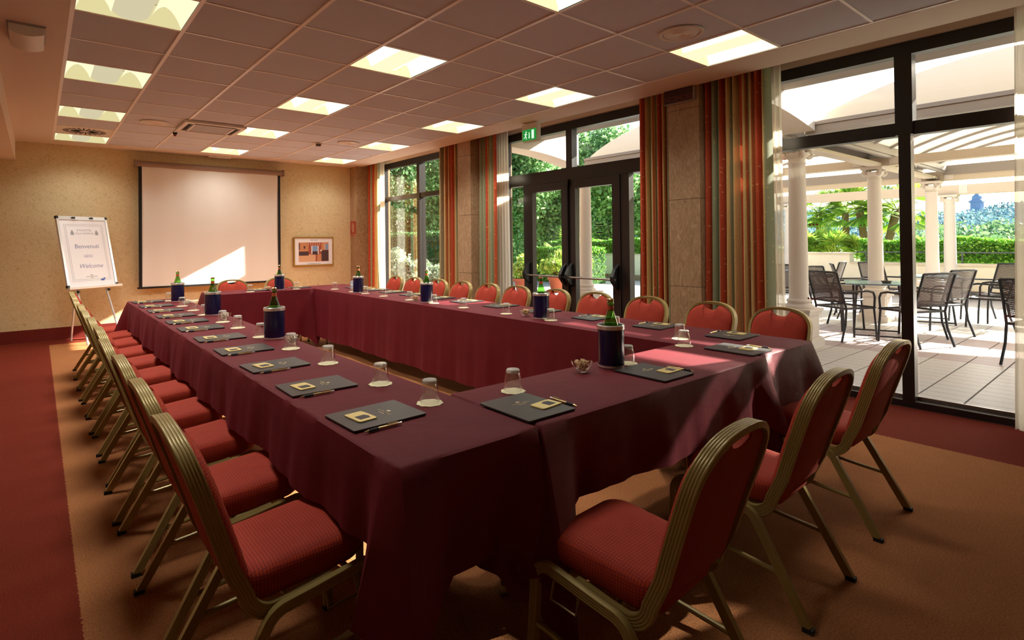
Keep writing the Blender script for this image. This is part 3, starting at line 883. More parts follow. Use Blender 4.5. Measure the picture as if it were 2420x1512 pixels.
# flip chart easel
t = thing('flipchart_easel', 'white flip chart easel with a welcome poster on silver legs', 'easel', (0.40, 5.86, 0), math.radians(33))
til = math.radians(13)
Rm = Matrix.Rotation(-til, 3, 'X')
B0 = Vector((0.04, 0, 0.76))
def bp(x, z, y=0.0):
    return tuple(B0 + Rm @ Vector((x, y, z)))
def bbox(x0, x1, y0, y1, z0, z1):
    g = G()
    g.add([bp(*q) for q in ((x0, z0, y0), (x1, z0, y0), (x1, z0, y1), (x0, z0, y1), (x0, z1, y0), (x1, z1, y0), (x1, z1, y1), (x0, z1, y1))],
          [(0, 3, 2, 1), (4, 5, 6, 7), (0, 1, 5, 4), (1, 2, 6, 5), (2, 3, 7, 6), (3, 0, 4, 7)])
    return g
BW, BH = 0.35, 1.0
obj('board', bbox(-BW, BW, 0.0, 0.02, 0, BH), 'white_plastic', t)
for x0, x1, z0, z1 in ((-BW, -BW + 0.03, 0, BH), (BW - 0.03, BW, 0, BH), (-BW + 0.03, BW - 0.03, BH - 0.05, BH)):
    obj('edge_rail', bbox(x0, x1, -0.012, 0.0, z0, z1), 'aluminium', t)
obj('tray', bbox(-BW - 0.01, BW + 0.03, -0.06, 0.0, -0.03, 0.0), 'white_plastic', t)
for x0 in (-BW - 0.004, BW - 0.026):
    for z0 in (0.0, BH - 0.035):
        obj('corner_cap', bbox(x0, x0 + 0.03, -0.016, 0.022, z0, z0 + 0.036), 'black', t)
for x0 in (-0.13, 0.12):
    obj('paper_clip', bbox(x0 - 0.02, x0 + 0.02, -0.03, -0.012, BH - 0.035, BH - 0.012), 'black', t)
pap = obj('poster', bbox(-BW + 0.032, BW - 0.032, -0.006, -0.002, 0.005, BH - 0.052), 'paper_white', t)
g = G()
for ins in (0.055, 0.075):
    a0, a1, b0, b1 = -BW + 0.03 + ins, BW - 0.03 - ins, 0.03 + ins, BH - 0.06 - ins
    for q in (bbox(a0, a1, -0.0072, -0.0066, b0, b0 + 0.003), bbox(a0, a1, -0.0072, -0.0066, b1, b1 + 0.003), bbox(a0, a0 + 0.003, -0.0072, -0.0066, b0, b1), bbox(a1, a1 + 0.003, -0.0072, -0.0066, b0, b1)):
        g.add(q.v, q.f)
obj('printed_border', g, 'ink_grey', pap)
for tx, x, z, sz, mt, sh in (('ATAHOTEL', 0.0, 0.80, 0.042, 'ink_grey', 0), ('VILLA PAMPHILI', 0.0, 0.755, 0.038, 'ink_grey', 0), ('Benvenuti', 0.0, 0.57, 0.085, 'ink_blue', 0.1), ('GESO', 0.0, 0.43, 0.05, 'ink_blue', 0), ('Welcome', 0.01, 0.29, 0.085, 'ink_blue', 0.4), ):
    o = obj('printed_text', text_mesh(tx, sz, mt, 0.0, 'CENTER', sh), None, pap)
    o.location = bp(x, z, -0.0068); o.rotation_euler = (PI / 2 - til, 0, 0)
o = obj('fine_print', line_mesh([(0.02, 0.012, [0.04]), (0.0, 0.008, [0.05, 0.04, 0.06]), (-0.018, 0.008, [0.05])], 'ink_grey'), None, pap); o.location = bp(0, 0.14, -0.0068); o.rotation_euler = (PI / 2 - til, 0, 0)
for x in (-0.17, 0.17):
    obj('printed_emblem', bbox(x - 0.022, x + 0.022, -0.0072, -0.0066, 0.735, 0.775).add(bbox(x - 0.012, x + 0.012, -0.0072, -0.0066, 0.775, 0.80).v, bbox(0, 1, 0, 1, 0, 1).f), 'ink_grey', pap)
g = G(); q = bbox(0.12, 0.17, -0.0072, -0.0066, 0.075, 0.1); g.add(q.v, q.f); q = bbox(0.16, 0.185, -0.0072, -0.0066, 0.095, 0.115); g.add(q.v, q.f)
obj('printed_emblem', g, 'ink_strong', pap)
for sx in (-1, 1):
    obj('leg', G().tube([bp(sx * 0.2, 0.25, 0.035), bp(sx * 0.2, -0.02, 0.035), (B0.x + sx * 0.24, -0.22, 0.0)], 0.013, 8), 'aluminium', t, 40)
    obj('leg_knob', G().lathe([(0.018, -0.015), (0.018, 0.015)], 10, bp(sx * 0.215, -0.06, 0.0)), 'black', t)
obj('leg', G().tube([bp(0, 0.9, 0.03), (B0.x - 0.05, 0.36, 0.0)], 0.012, 8), 'aluminium', t, 40)

# ------------------------------------------------------------------ conference tables under cloths
ZT = 0.74
TB = [('left', 0.555, 1.045, -2.385, 3.22), ('near', 1.06, 2.60, -2.385, -1.90), ('window side', 2.615, 3.215, -2.36, 3.86), ('far', 1.38, 2.60, 3.40, 3.86)]
def table(name, x0, x1, y0, y1):
    t = thing('conference_table', 'folding conference table hidden under the %s burgundy cloth' % name, 'table', ((x0 + x1) / 2, (y0 + y1) / 2, 0), 0, 'conference tables')
    hx, hy = (x1 - x0) / 2 - 0.012, (y1 - y0) / 2 - 0.012
    obj('tabletop', G().box(-hx, hx, -hy, hy, ZT - 0.035, ZT - 0.004), 'grey_plastic', t)
    for sx in (-1, 1):
        for sy in (-1, 1):
            x, y = sx * (hx - 0.12), sy * max(hy - 0.5, 0.1)
            obj('leg', G().tube([(x, y, 0.03), (x, y, ZT - 0.035)], 0.014, 8).lathe([(0.022, 0.0), (0.022, 0.012), (0.012, 0.03)], 12, (x, y, 0)), 'brass_leg', t, 40)
    return t
def cloth(name, label, x0, x1, y0, y1, drops, seed, wave=0.012):
    """drops: hang of the x0, x1, y0, y1 sides; corners fall in longer pointed folds"""
    r = random.Random(seed)
    per = []          # x, y, outward normal, drop, distance to corner
    def side(a, b, nrm, drop):
        L = math.dist(a, b); n = max(8, int(L / 0.035))
        for k in range(n):
            q = k / n
            # sample corners denser
            q = 0.5 - 0.5 * math.cos(PI * q) if L < 0.8 else q
            s_ = q * L
            per.append((a[0] + (b[0] - a[0]) * q, a[1] + (b[1] - a[1]) * q, nrm, drop, min(s_, L - s_), s_))
    side((x0, y0), (x1, y0), (0, -1), drops[2]); side((x1, y0), (x1, y1), (1, 0), drops[1]); side((x1, y1), (x0, y1), (0, 1), drops[3]); side((x0, y1), (x0, y0), (-1, 0), drops[0])
    n = len(per); NZ = 10
    ph = [r.uniform(0, 6.28) for _ in range(4)]
    vs = []
    cx, cy = (x0 + x1) / 2, (y0 + y1) / 2
    # top: rounded shoulder starts slightly inside
    for x, y, nr, dr, dc, s_ in per:
        vs.append((x - nr[0] * 0.006, y - nr[1] * 0.006, ZT + 0.0045))
    for b in range(1, NZ + 1):
        q = (b - 1) / (NZ - 1)
        for k, (x, y, nr, dr, dc, s_) in enumerate(per):
            pd = per[(k - 6) % n][3]; nd = per[(k + 6) % n][3]
            cn = math.exp(-(dc / 0.10) ** 2)
            d = dr * (1 + 0.42 * cn)
            if dc < 0.12:
                d = d * 0.6 + 0.4 * (pd + dr + nd) / 3 * (1 + 0.42 * cn)
            wv_ = wave * q * (math.sin(s_ * 9 + ph[0]) + 0.6 * math.sin(s_ * 21 + ph[1]) + 0.3 * math.sin(s_ * 47 + ph[2]))
            out = 0.006 + 0.006 * min(1, q * 4) + wv_ + 0.10 * q * cn + 0.02 * q
            # folds beside the corner
            out += -0.028 * q * math.exp(-((dc - 0.15) / 0.05) ** 2)
            sx = x - cx; sy = y - cy
            tx, ty = nr
            ex = (0.5 * 0.075 * q * cn) * (1 if sx > 0 else -1) if nr[0] == 0 else 0
            ey = (0.5 * 0.075 * q * cn) * (1 if sy > 0 else -1) if nr[1] == 0 else 0
            z = ZT - 0.002 - d * q + 0.006 * q * math.sin(s_ * 5 + ph[3])
            vs.append((x + tx * out + ex, y + ty * out + ey, max(z, 0.012)))
    fs = []
    for b in range(NZ):
        for k in range(n):
            k2 = (k + 1) % n
            fs.append((b * n + k2, b * n + k, (b + 1) * n + k, (b + 1) * n + k2))
    fs.append(tuple(range(n)))
    g = G(); g.add(vs, fs)
    o = obj('tablecloth', g, 'tablecloth', None, 50)
    tag(o, label, 'tablecloth', 'burgundy tablecloths')
    return o
for nm, x0, x1, y0, y1 in TB:
    table(nm, x0, x1, y0, y1)
cloth('l', 'burgundy cloth over the long left table', *TB[0][1:], (0.25, 0.58, 0.31, 0.30), 3)
cloth('n', 'burgundy cloth over the short near table with chairs behind it', *TB[1][1:], (0.3, 0.3, 0.272, 0.6), 4)
cloth('w', 'burgundy cloth over the long window-side table', *TB[2][1:], (0.60, 0.25, 0.28, 0.30), 5)
cloth('f', 'burgundy cloth over the short far table below the screen', *TB[3][1:], (0.3, 0.3, 0.58, 0.3), 6)

# ------------------------------------------------------------------ banquet chairs
def fluted(wd, th, n=5):
    prof = [(-th / 2, -wd / 2), (-th / 2, wd / 2)]
    for k in range(n):
        b0 = wd / 2 - wd * k / n; b1 = wd / 2 - wd * (k + 1) / n
        prof += [(th / 2 - 0.0009, b0), (th / 2, b0 - wd / n * 0.18), (th / 2, b1 + wd / n * 0.18)]
    prof.append((th / 2 - 0.0009, -wd / 2))
    return prof
def make_chair():
    t = thing('banquet_chair', 'x', 'chair')
    # hoop: back line from seat rear up, leaning back
    Y0, Z0, Y1, Z1 = -0.185, 0.37, -0.335, 0.845
    def bl(z):          # y of the back plane at height z
        return Y0 + (Y1 - Y0) * ((z - Z0) / (Z1 - Z0)) ** 1.1 if z > Z0 else Y0
    A, Bz = 0.195, 0.14
    zs = Z1 - Bz
    pts = []; outs = []
    def half(sx):
        P = []; O = []
        P.append((sx * 0.183, 0.06, 0.352)); O.append((sx, 0, 0))
        P.append((sx * 0.183, -0.05, 0.338)); O.append((sx, 0, 0))
        for k in range(7):
            a = -PI / 2 - (PI / 2) * k / 6 * 0.92
            P.append((sx * 0.183, -0.105 + 0.072 * math.cos(a), 0.405 + 0.072 * math.sin(a))); O.append((sx, 0, 0))
        for k in range(1, 6):
            z = 0.42 + (zs - 0.42) * k / 5
            P.append((sx * (0.183 + (A - 0.183) * k / 5), bl(z), z)); O.append((sx, 0, 0))
        for k in range(1, 9):
            a = PI / 2 * k / 8
            ca, sa = math.cos(a) ** 0.8, math.sin(a) ** 0.8 if k else 0
            P.append((sx * A * ca, bl(zs + Bz * sa), zs + Bz * sa)); O.append((sx * math.cos(a), 0, math.sin(a)))
        return P, O
    P1, O1 = half(1); P2, O2 = half(-1)
    pts = P1 + P2[:-1][::-1]; outs = O1 + O2[:-1][::-1]
    obj('back_frame', G().sweep(pts, outs, fluted(0.040, 0.018)), 'chair_frame', t, 35)
    # back cushion inside the hoop, with the hand hole left open at the top
    ins = 0.010
    outl = []
    for k in range(7):
        z = 0.42 + (zs - 0.42) * k / 6
        outl.append((0.183 + (A - 0.183) * k / 6 - ins, z))
    for k in range(1, 7):
        a = PI / 2 * k / 8
        outl.append(((A - ins) * math.cos(a) ** 0.8, zs + (Bz - ins) * math.sin(a) ** 0.8))
    dipw = 0.062
    outl = [q for q in outl if not (q[1] > zs and q[0] < dipw + 0.012)]
    zt = zs + (Bz - ins) * 0.975
    dip = [(dipw * math.cos(PI / 2 * k / 5), zt - 0.040 * math.sin(PI / 2 * k / 5)) for k in range(6)]
    right = [(0.158, 0.405)] + outl + dip
    loop = right + [(-x, z) for x, z in right[::-1][1:]]
    n = len(loop); cx, cz = 0.0, 0.60
    rings = [(1.0, -0.010), (1.0, 0.012), (0.965, 0.030), (0.88, 0.042), (0.6, 0.048), (0.25, 0.050)]
    def ring(sc, off):
        return [(x * sc, bl(cz + (z - cz) * sc) + off, cz + (z - cz) * sc) for x, z in loop]
    vs = []; fs = []
    for sc, off in rings: vs += ring(sc, off)
    for b in range(len(rings) - 1):
        for k in range(n):
            k2 = (k + 1) % n
            fs.append((b * n + k, (b + 1) * n + k, (b + 1) * n + k2, b * n + k2))
    c0 = len(vs); vs.append((0, bl(cz) + 0.05, cz)); fs += [(c0, (len(rings) - 1) * n + (k + 1) % n, (len(rings) - 1) * n + k) for k in range(n)]
    base = len(vs); vs += ring(0.9, -0.014); fs += [(k, (k + 1) % n, base + (k + 1) % n, base + k) for k in range(n)]
    c1 = len(vs); vs.append((0, bl(cz) - 0.014, cz)); fs += [(c1, base + k, base + (k + 1) % n) for k in range(n)]
    obj('backrest', G().add(vs, fs), 'chair_fabric', t, 50)
    # seat cushion
    lv = [(0.93, 0.362), (0.99, 0.376), (1.0, 0.405), (0.985, 0.428), (0.93, 0.443), (0.75, 0.452), (0.4, 0.456)]
    base_loop = rrect(0.178, 0.188, 0.07, 6)
    n = len(base_loop); vs = []; fs = []
    for sc, z in lv:
        for x, y in base_loop:
            tp = 1 - 0.06 * (0.19 - y) / 0.38      # a little narrower to the rear
            vs.append((x * sc * tp, y * sc, z + 0.012 * (y / 0.19)))
    for b in range(len(lv) - 1):
        for k in range(n):
            k2 = (k + 1) % n
            fs.append((b * n + k, b * n + k2, (b + 1) * n + k2, (b + 1) * n + k))
    c0 = len(vs); vs.append((0, 0, 0.457)); fs += [(c0, (len(lv) - 1) * n + k, (len(lv) - 1) * n + (k + 1) % n) for k in range(n)]
    fs.append(tuple(range(n))[::-1])
    obj('seat', G().add(vs, fs), 'chair_fabric', t, 45)
    # side frames: front leg, rail, rear leg in one bent tube
    for sx in (-1, 1):
        X = sx * 0.205
        p = [(X * 1.03, 0.215, 0.012), (X, 0.20, 0.28)]
        p += [(X, 0.145 + 0.055 * math.cos(a), 0.315 + 0.055 * math.sin(a)) for a in [PI / 2 * k / 6 for k in range(7)]]
        p += [(X, 0.0, 0.35)]
        p += [(X, -0.07 + 0.07 * math.cos(a), 0.272 + 0.07 * math.sin(a)) for a in [PI / 2 + (PI / 2 - 0.42) * k / 5 for k in range(6)]]
        p += [(X * 1.05, -0.30, 0.012)]
        lg = obj('side_frame', G().sweep(p, [(sx, 0, 0)] * len(p), fluted(0.030, 0.022, 4)), 'chair_frame', t, 35)
        obj('rubber_foot', G().cbox((X * 1.03, 0.2155, 0.008), (0.024, 0.032, 0.016)), 'dark_rubber', lg)
        obj('rubber_foot', G().cbox((X * 1.05, -0.303, 0.008), (0.024, 0.034, 0.016)), 'dark_rubber', lg)
        obj('side_stretcher', G().tube([(X * 1.01, 0.206, 0.19), (X * 1.02, -0.205, 0.155)], 0.009, 8), 'chair_frame', t, 40)
        hk = [(X * 1.02, 0.12, 0.352), (X * 1.1, 0.12, 0.30), (X * 1.1, 0.03, 0.295), (X * 1.02, 0.03, 0.345)]
        obj('linking_hook', G().tube(hk, 0.004, 6), 'brass_leg', t)
    obj('cross_bar', G().tube([(-0.19, 0.12, 0.345), (0.19, 0.12, 0.345)], 0.009, 8).tube([(-0.19, -0.06, 0.335), (0.19, -0.06, 0.335)], 0.009, 8), 'chair_frame', t, 40)
    return t
proto = make_chair()
used = [False]
def put_chair(x, y, rz, label, group):
    if not used[0]:
        used[0] = True
        proto.location = (x, y, 0); proto.rotation_euler = (0, 0, rz); proto['label'] = label; proto['group'] = group
        return proto
    return dup(proto, label, (x, y, 0), rz, group)
rj = random.Random(5)
for k, y in enumerate((-1.91, -1.36, -0.79, -0.25, 0.29, 0.85, 1.39, 1.92, 2.48, 3.02, 3.54)):
    put_chair(0.43 + rj.uniform(-0.008, 0.008), y, -PI / 2 + rj.uniform(-0.02, 0.02), 'red banquet chair along the left table, %s from the camera' % ORD[k], 'banquet chairs at the left table')
RY = [-2.042, -1.544, -1.009, -0.47, 0.017, 0.54, 1.018, 1.504, 1.973, 2.53, 3.02]
for k, y in enumerate(RY):
    yy = CAMP[1] + (y - CAMP[1]) * 1.05
    put_chair(3.46, yy, PI / 2 + rj.uniform(-0.04, 0.04), 'red banquet chair along the window-side table, %s from the camera' % ORD[k], 'banquet chairs at the window-side table')
for x, y, rz, lb in ((1.20, -2.625, 0.06, 'nearest red banquet chair at the near table, closest to the camera'), (2.04, -2.56, 0.03, 'middle red banquet chair at the near table'), (2.88, -2.53, 0.0, 'red banquet chair at the near table beside the big window')):
    put_chair(x, y, rz, lb, 'banquet chairs at the near table')
for x, y, lb in ((1.84, 4.0, 'red banquet chair at the far table directly below the screen'), (2.46, 4.0, 'red banquet chair at the far table near the screen edge')):
    put_chair(x, y, PI, lb, 'banquet chairs at the far table')
# ------------------------------------------------------------------ things on the tables
ZS = ZT + 0.0055
logo_me = text_mesh('ATAHOTELS', 0.0145, 'logo_gold', 0.0003)
logo2_me = line_mesh([(0.0, 0.003, [0.012, 0.02])], 'logo_gold')
emblem_me = G().prism([(0.009 * math.cos(2 * PI * k / 12), 0.006 * math.sin(2 * PI * k / 12)) for k in range(12)], lambda a, b: (a, b, 0), (0, 0, 0.0004)).mesh('emblem', 'logo_gold')
FW, FL = 0.215, 0.265
folder_me = G().prism(rrect(FW / 2, FL / 2, 0.006, 2), lambda a, b: (a, b, 0), (0, 0, 0.005)).mesh('cover', 'folder')
page_me = G().box(-FW / 2 + 0.004, FW / 2 - 0.004, -FL / 2 + 0.004, FL / 2 - 0.004, -0.003, 0.0).mesh('pages', 'black')
sach_me = G().prism([(-0.045, -0.027), (-0.038, -0.03), (0.038, -0.029), (0.045, -0.026), (0.044, 0.027), (0.03, 0.03), (-0.03, 0.029), (-0.045, 0.026)], lambda a, b: (a, b, 0), (0, 0, 0.004)).mesh('wrapper', 'gold_sachet')
sachp_me = G().prism([(-0.005, -0.018), (0.028, -0.017), (0.027, 0.016), (0.01, 0.02), (-0.006, 0.014)], lambda a, b: (a, b, 0.004), (0, 0, 0.0006)).mesh('print', 'sachet_print')
def folder(x, y, rz, label):      # local +y points away from the sitter
    t = thing('folder', label, 'folder', (x, y, ZS + 0.003), rz, 'dark conference folders')
    obj('cover', folder_me, None, t); obj('pages', page_me, None, t)
    lo = obj('logo', logo_me, None, t, loc=(0, 0.032, 0.0056))
    obj('emblem', emblem_me, None, lo, loc=(0, 0.017, 0.0))
    obj('small_lettering', logo2_me, None, lo, loc=(0, -0.011, 0))
    return t
folder0 = [None]; sach0 = [None]
def sachet(x, y, rz, label):
    t = thing('sachet', label, 'sachet', (x, y, ZS + 0.0085), rz, 'gold sachets on the folders')
    obj('wrapper', sach_me, None, t); obj('print', sachp_me, None, t); t.scale = (1.12, 1.12, 1)
pen_parts = (('tip', G().tube([(0, -0.068, 0), (0, -0.052, 0)], [0.0012, 0.0045], 8).mesh('tip', 'silver_pen', 40)),
             ('grip', G().tube([(0, -0.052, 0), (0, -0.048, 0), (0, -0.022, 0), (0, -0.018, 0)], [0.0045, 0.0055, 0.0055, 0.005], 10).mesh('grip', 'dark_rubber', 40)),
             ('barrel', G().tube([(0, -0.018, 0), (0, 0.05, 0)], 0.005, 10).mesh('barrel', 'silver_pen', 40)),
             ('button', G().tube([(0, 0.05, 0), (0, 0.054, 0), (0, 0.066, 0)], [0.0035, 0.004, 0.004], 8).mesh('button', 'chrome', 40)),
             ('clip', G().box(-0.0015, 0.0015, 0.015, 0.052, 0.0055, 0.0075).mesh('clip', 'silver_pen')))
def pen(x, y, rz, label):
    t = thing('pen', label, 'pen', (x, y, ZS + 0.0056), rz, 'ballpoint pens')
    for nm, me in pen_parts: obj(nm, me, None, t)
def place(cx, cy, rz, dx, dy):
    return cx + math.cos(rz) * dx - math.sin(rz) * dy, cy + math.sin(rz) * dx + math.cos(rz) * dy
coast_me = G().prism([((0.047 + 0.0022 * math.cos(9 * 2 * PI * k / 54)) * math.cos(2 * PI * k / 54), (0.047 + 0.0022 * math.cos(9 * 2 * PI * k / 54)) * math.sin(2 * PI * k / 54)) for k in range(54)], lambda a, b: (a, b, 0), (0, 0, 0.0015)).mesh('coaster', 'coaster')
tumb = G().lathe([(0.036, 0.0), (0.0365, 0.004), (0.030, 0.060), (0.027, 0.078), (0.0255, 0.0835), (0.012, 0.0845)], 28, cap0=False)
tumb.lathe([(0.034, 0.0), (0.028, 0.060), (0.024, 0.070), (0.0, 0.071)], 28, cap0=False, cap1=False)
tumb_me = tumb.mesh('tumbler', 'drinking_glass', 30)
baseme = G().lathe([(0.0268, 0.0725), (0.0268, 0.081), (0.0235, 0.0848)], 28, cap0=False).mesh('thick_base', 'glass_base_glint', 30)
def glass(x, y, label, clabel):
    c = obj('coaster', coast_me, None, None, loc=(x, y, ZS)); tag(c, clabel, 'coaster', 'pale paper coasters'); c.rotation_euler = (0, 0, rj.uniform(0, 3))
    t = thing('tumbler', label, 'glass', (x, y, ZS + 0.0017), rj.uniform(0, 3), 'upturned tumblers')
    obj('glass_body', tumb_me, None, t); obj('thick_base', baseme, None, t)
    return t
cool_b = G().lathe([(0.059, 0.012), (0.060, 0.016), (0.060, 0.172)], 36, cap0=True, cap1=False).mesh('body', 'cooler_blue', 30)
cool_r = G().lathe([(0.060, 0.172), (0.0635, 0.174), (0.0635, 0.190), (0.060, 0.194), (0.053, 0.193), (0.053, 0.066), (0.0, 0.066)], 36, cap0=False, cap1=False).mesh('rim', 'chrome', 30)
cool_f = G().lathe([(0.058, 0.0), (0.060, 0.002), (0.060, 0.012)], 36, cap1=False).mesh('foot_band', 'chrome', 30)
bot = [(0.036, 0.0), (0.037, 0.003), (0.037, 0.115), (0.034, 0.13), (0.027, 0.15), (0.019, 0.175), (0.0145, 0.195), (0.0135, 0.222), (0.0155, 0.224), (0.0155, 0.230), (0.0135, 0.233)]
bot_me = G().lathe(bot, 24).mesh('bottle_glass', 'bottle_green', 30)
cap_me = G().lathe([(0.0145, 0.232), (0.0155, 0.236), (0.0155, 0.243), (0.012, 0.246)], 20).mesh('cap', 'silver_pen', 30)
neck_me = G().lathe([(0.0150, 0.190), (0.0139, 0.214)], 20, cap0=False, cap1=False).mesh('neck_label', 'bottle_label', 30)
lab_me = G().lathe([(0.0375, 0.03), (0.0375, 0.10)], 24, cap0=False, cap1=False).mesh('paper_label', 'bottle_paper', 30)
def cooler(x, y, label, blabel):
    t = thing('bottle_cooler', label, 'bottle cooler', (x, y, ZS), rj.uniform(0, 3), 'blue bottle coolers with chrome rims')
    obj('body', cool_b, None, t); obj('rim', cool_r, None, t); obj('foot_band', cool_f, None, t)
    b = thing('water_bottle', blabel, 'bottle', (x, y, ZS + 0.0665), rj.uniform(0, 3), 'green glass water bottles')
    for nm, me in (('bottle_glass', bot_me), ('cap', cap_me), ('neck_label', neck_me), ('paper_label', lab_me)): obj(nm, me, None, b)
bowl_me = G().lathe([(0.020, 0.0), (0.021, 0.003), (0.030, 0.012), (0.043, 0.032), (0.0475, 0.047), (0.0465, 0.047), (0.041, 0.032), (0.028, 0.014), (0.0, 0.008)], 28, cap1=False).mesh('bowl', 'drinking_glass', 40)
def nuts_mesh(seed, mat):
    r = random.Random(seed); g = G()
    for k in range(70):
        a = r.uniform(0, 2 * PI); q = math.sqrt(r.random()); z = r.uniform(0.012, 0.052)
        R_ = (0.018 + 0.55 * (z - 0.012)) * q if z < 0.04 else 0.035 * q * (1 - (z - 0.04) / 0.02)
        M = Matrix.Rotation(r.uniform(0, 6), 3, (r.uniform(-1, 1), r.uniform(-1, 1), 1))
        s_ = r.uniform(0.005, 0.008)
        p = [(s_ * 1.5, 0, 0), (-s_ * 1.5, 0, 0), (0, s_, 0), (0, -s_, 0), (0, 0, s_ * 0.8), (0, 0, -s_ * 0.8)]
        g.add([M @ Vector(q_) + Vector((R_ * math.cos(a), R_ * math.sin(a), z)) for q_ in p], [(0, 2, 4), (2, 1, 4), (1, 3, 4), (3, 0, 4), (2, 0, 5), (1, 2, 5), (3, 1, 5), (0, 3, 5)])
    return g.mesh('snacks', mat)
nut_me = nuts_mesh(3, 'nut'); candy_me = nuts_mesh(8, 'candy')
def bowl(x, y, label, slabel, me):
    b = obj('glass_bowl', bowl_me, None, None, loc=(x, y, ZS)); tag(b, label, 'bowl', 'small glass bowls')
    s_ = obj('snack_heap', me, None, None, loc=(x, y, ZS + 0.001)); tag(s_, slabel, 'snacks', 'heaps of snacks', 'stuff'); s_.rotation_euler = (0, 0, rj.uniform(0, 3))

def setting(x, y, rz, where, pen_d=0.13, sx=0.0, sy=-0.055, has_sachet=True, flat=False):
    folder(x, y, rz, 'dark conference folder with gold lettering, ' + where)
    if has_sachet:
        a, b = place(x, y, rz, sx, sy); sachet(a, b, rz + 0.05 + rj.uniform(-0.05, 0.05), 'gold sachet lying on the folder, ' + where)
    a, b = place(x, y, rz, pen_d, -0.045); pen(a, b, rz + rj.uniform(-0.04, 0.04), 'ballpoint pen beside the folder, ' + where)
LY = [-1.965, -1.455, -0.945, -0.425, 0.09, 0.615, 1.07, 1.51, 1.985, 2.475, 2.99]
for k, y in enumerate(LY):
    setting(0.705, y, -PI / 2 + rj.uniform(-0.03, 0.03), 'on the left table, %s from the camera' % ORD[k])
LG = [-1.955, -1.59, -1.065, -0.565, -0.04, 0.46, 0.85, 1.42, 1.83, 2.29, 2.95]
for k, y in enumerate(LG):
    glass(0.925 - 0.004 * k, y, 'upturned glass tumbler on the left table, %s from the camera' % ORD[k], 'pale round coaster on the left table, %s from the camera' % ORD[k])
for k, (x, y) in enumerate(((0.955, -0.16), (0.945, 1.35), (0.94, 2.80))):
    cooler(x, y, 'blue bottle cooler on the left table, %s from the camera' % ORD[k], 'green water bottle in the left table cooler, %s from the camera' % ORD[k])
for k, (x, y) in enumerate(((0.975, -0.42), (0.95, 0.99), (0.945, 2.36))):
    bowl(x, y, 'small glass bowl on the left table, %s from the camera' % ORD[k], 'wrapped sweets in the left table bowl, %s from the camera' % ORD[k], candy_me)
for k, (x, y) in enumerate(((1.148, -2.228), (1.905, -2.222), (2.66, -2.215))):
    setting(x, y, -0.01, 'on the near table, %s from the camera' % ORD[k], 0.135, 0.055 if k < 2 else 0.03, -0.04)
for k, (x, y) in enumerate(((1.255, -2.035), (1.975, -2.03), (2.56, -1.965))):
    glass(x, y, 'upturned glass tumbler on the near table, %s from the camera' % ORD[k], 'pale round coaster on the near table, %s from the camera' % ORD[k])
cooler(1.875, -2.015, 'blue bottle cooler on the near table, largest in view', 'green water bottle with red neck label in the near table cooler')
bowl(1.69, -2.0, 'small glass bowl of nuts beside the near table cooler', 'beige nuts heaped in the near table bowl', nut_me)
RFY = [-1.985, -1.46, -0.91, -0.36, 0.165, 0.68, 1.15, 1.66, 2.13, 2.55, 3.05]
for k, y in enumerate(RFY):
    setting(3.045, y, PI / 2 + rj.uniform(-0.04, 0.04), 'on the window-side table, %s from the camera' % ORD[k])
RG = [-1.83, -1.36, -0.77, -0.27, 0.31, 0.785, 1.23, 1.78, 2.21, 2.54, 3.06]
for k, y in enumerate(RG):
    glass(2.735, y, 'upturned glass tumbler on the window-side table, %s from the camera' % ORD[k], 'pale round coaster on the window-side table, %s from the camera' % ORD[k])
for k, (x, y) in enumerate(((2.75, -0.655), (2.735, 0.91), (2.725, 2.37))):
    cooler(x, y, 'blue bottle cooler on the window-side table, %s from the camera' % ORD[k], 'green water bottle in the window-side cooler, %s from the camera' % ORD[k])
for k, (x, y) in enumerate(((2.745, -0.50), (2.71, 1.075), (2.72, 2.46))):
    bowl(x + 0.01, y + 0.02, 'small glass bowl on the window-side table, %s from the camera' % ORD[k], 'nuts in the window-side table bowl, %s from the camera' % ORD[k], nut_me)
for k, (x, y) in enumerate(((1.98, 3.62), (2.5, 3.64))):
    setting(x, y, PI, 'on the far table, %s' % ('left one' if k == 0 else 'right one'))
glass(1.83, 3.46, 'upturned glass tumbler at the left of the far table', 'pale round coaster at the left of the far table')
glass(2.395, 3.46, 'upturned glass tumbler right of the far table cooler', 'pale round coaster right of the far table cooler')
cooler(2.19, 3.49, 'blue bottle cooler on the far table below the screen', 'green water bottle in the far table cooler')
bowl(2.05, 3.48, 'small glass bowl on the far table', 'nuts in the far table bowl', nut_me)
t = thing('leaflet_stand', 'clear acrylic leaflet stand behind the farthest window-side cooler', 'leaflet stand', (2.83, 2.72, ZS), 0.7)
obj('holder', G().box(-0.09, 0.09, 0.0, 0.004, 0, 0.13).box(-0.09, 0.09, -0.04, 0.0, 0, 0.003), 'acrylic', t)
for k, (x, mt) in enumerate(((-0.045, 'leaflet'), (0.045, 'leaflet_print'))):
    obj('leaflet', G().box(x - 0.036, x + 0.036, -0.003, -0.001, 0.006, 0.122), mt, t)
t = thing('pencil_tray', 'small pale tray on the window-side table near the far corner', 'tray', (3.05, 2.78, ZS), 0.4)
obj('tray_base', G().box(-0.1, 0.1, -0.03, 0.03, 0, 0.006), 'gold_sachet', t)
obj('tray_rim', G().box(-0.1, 0.1, 0.026, 0.03, 0.006, 0.02).box(-0.1, 0.1, -0.03, -0.026, 0.006, 0.02), 'gold_sachet', t)
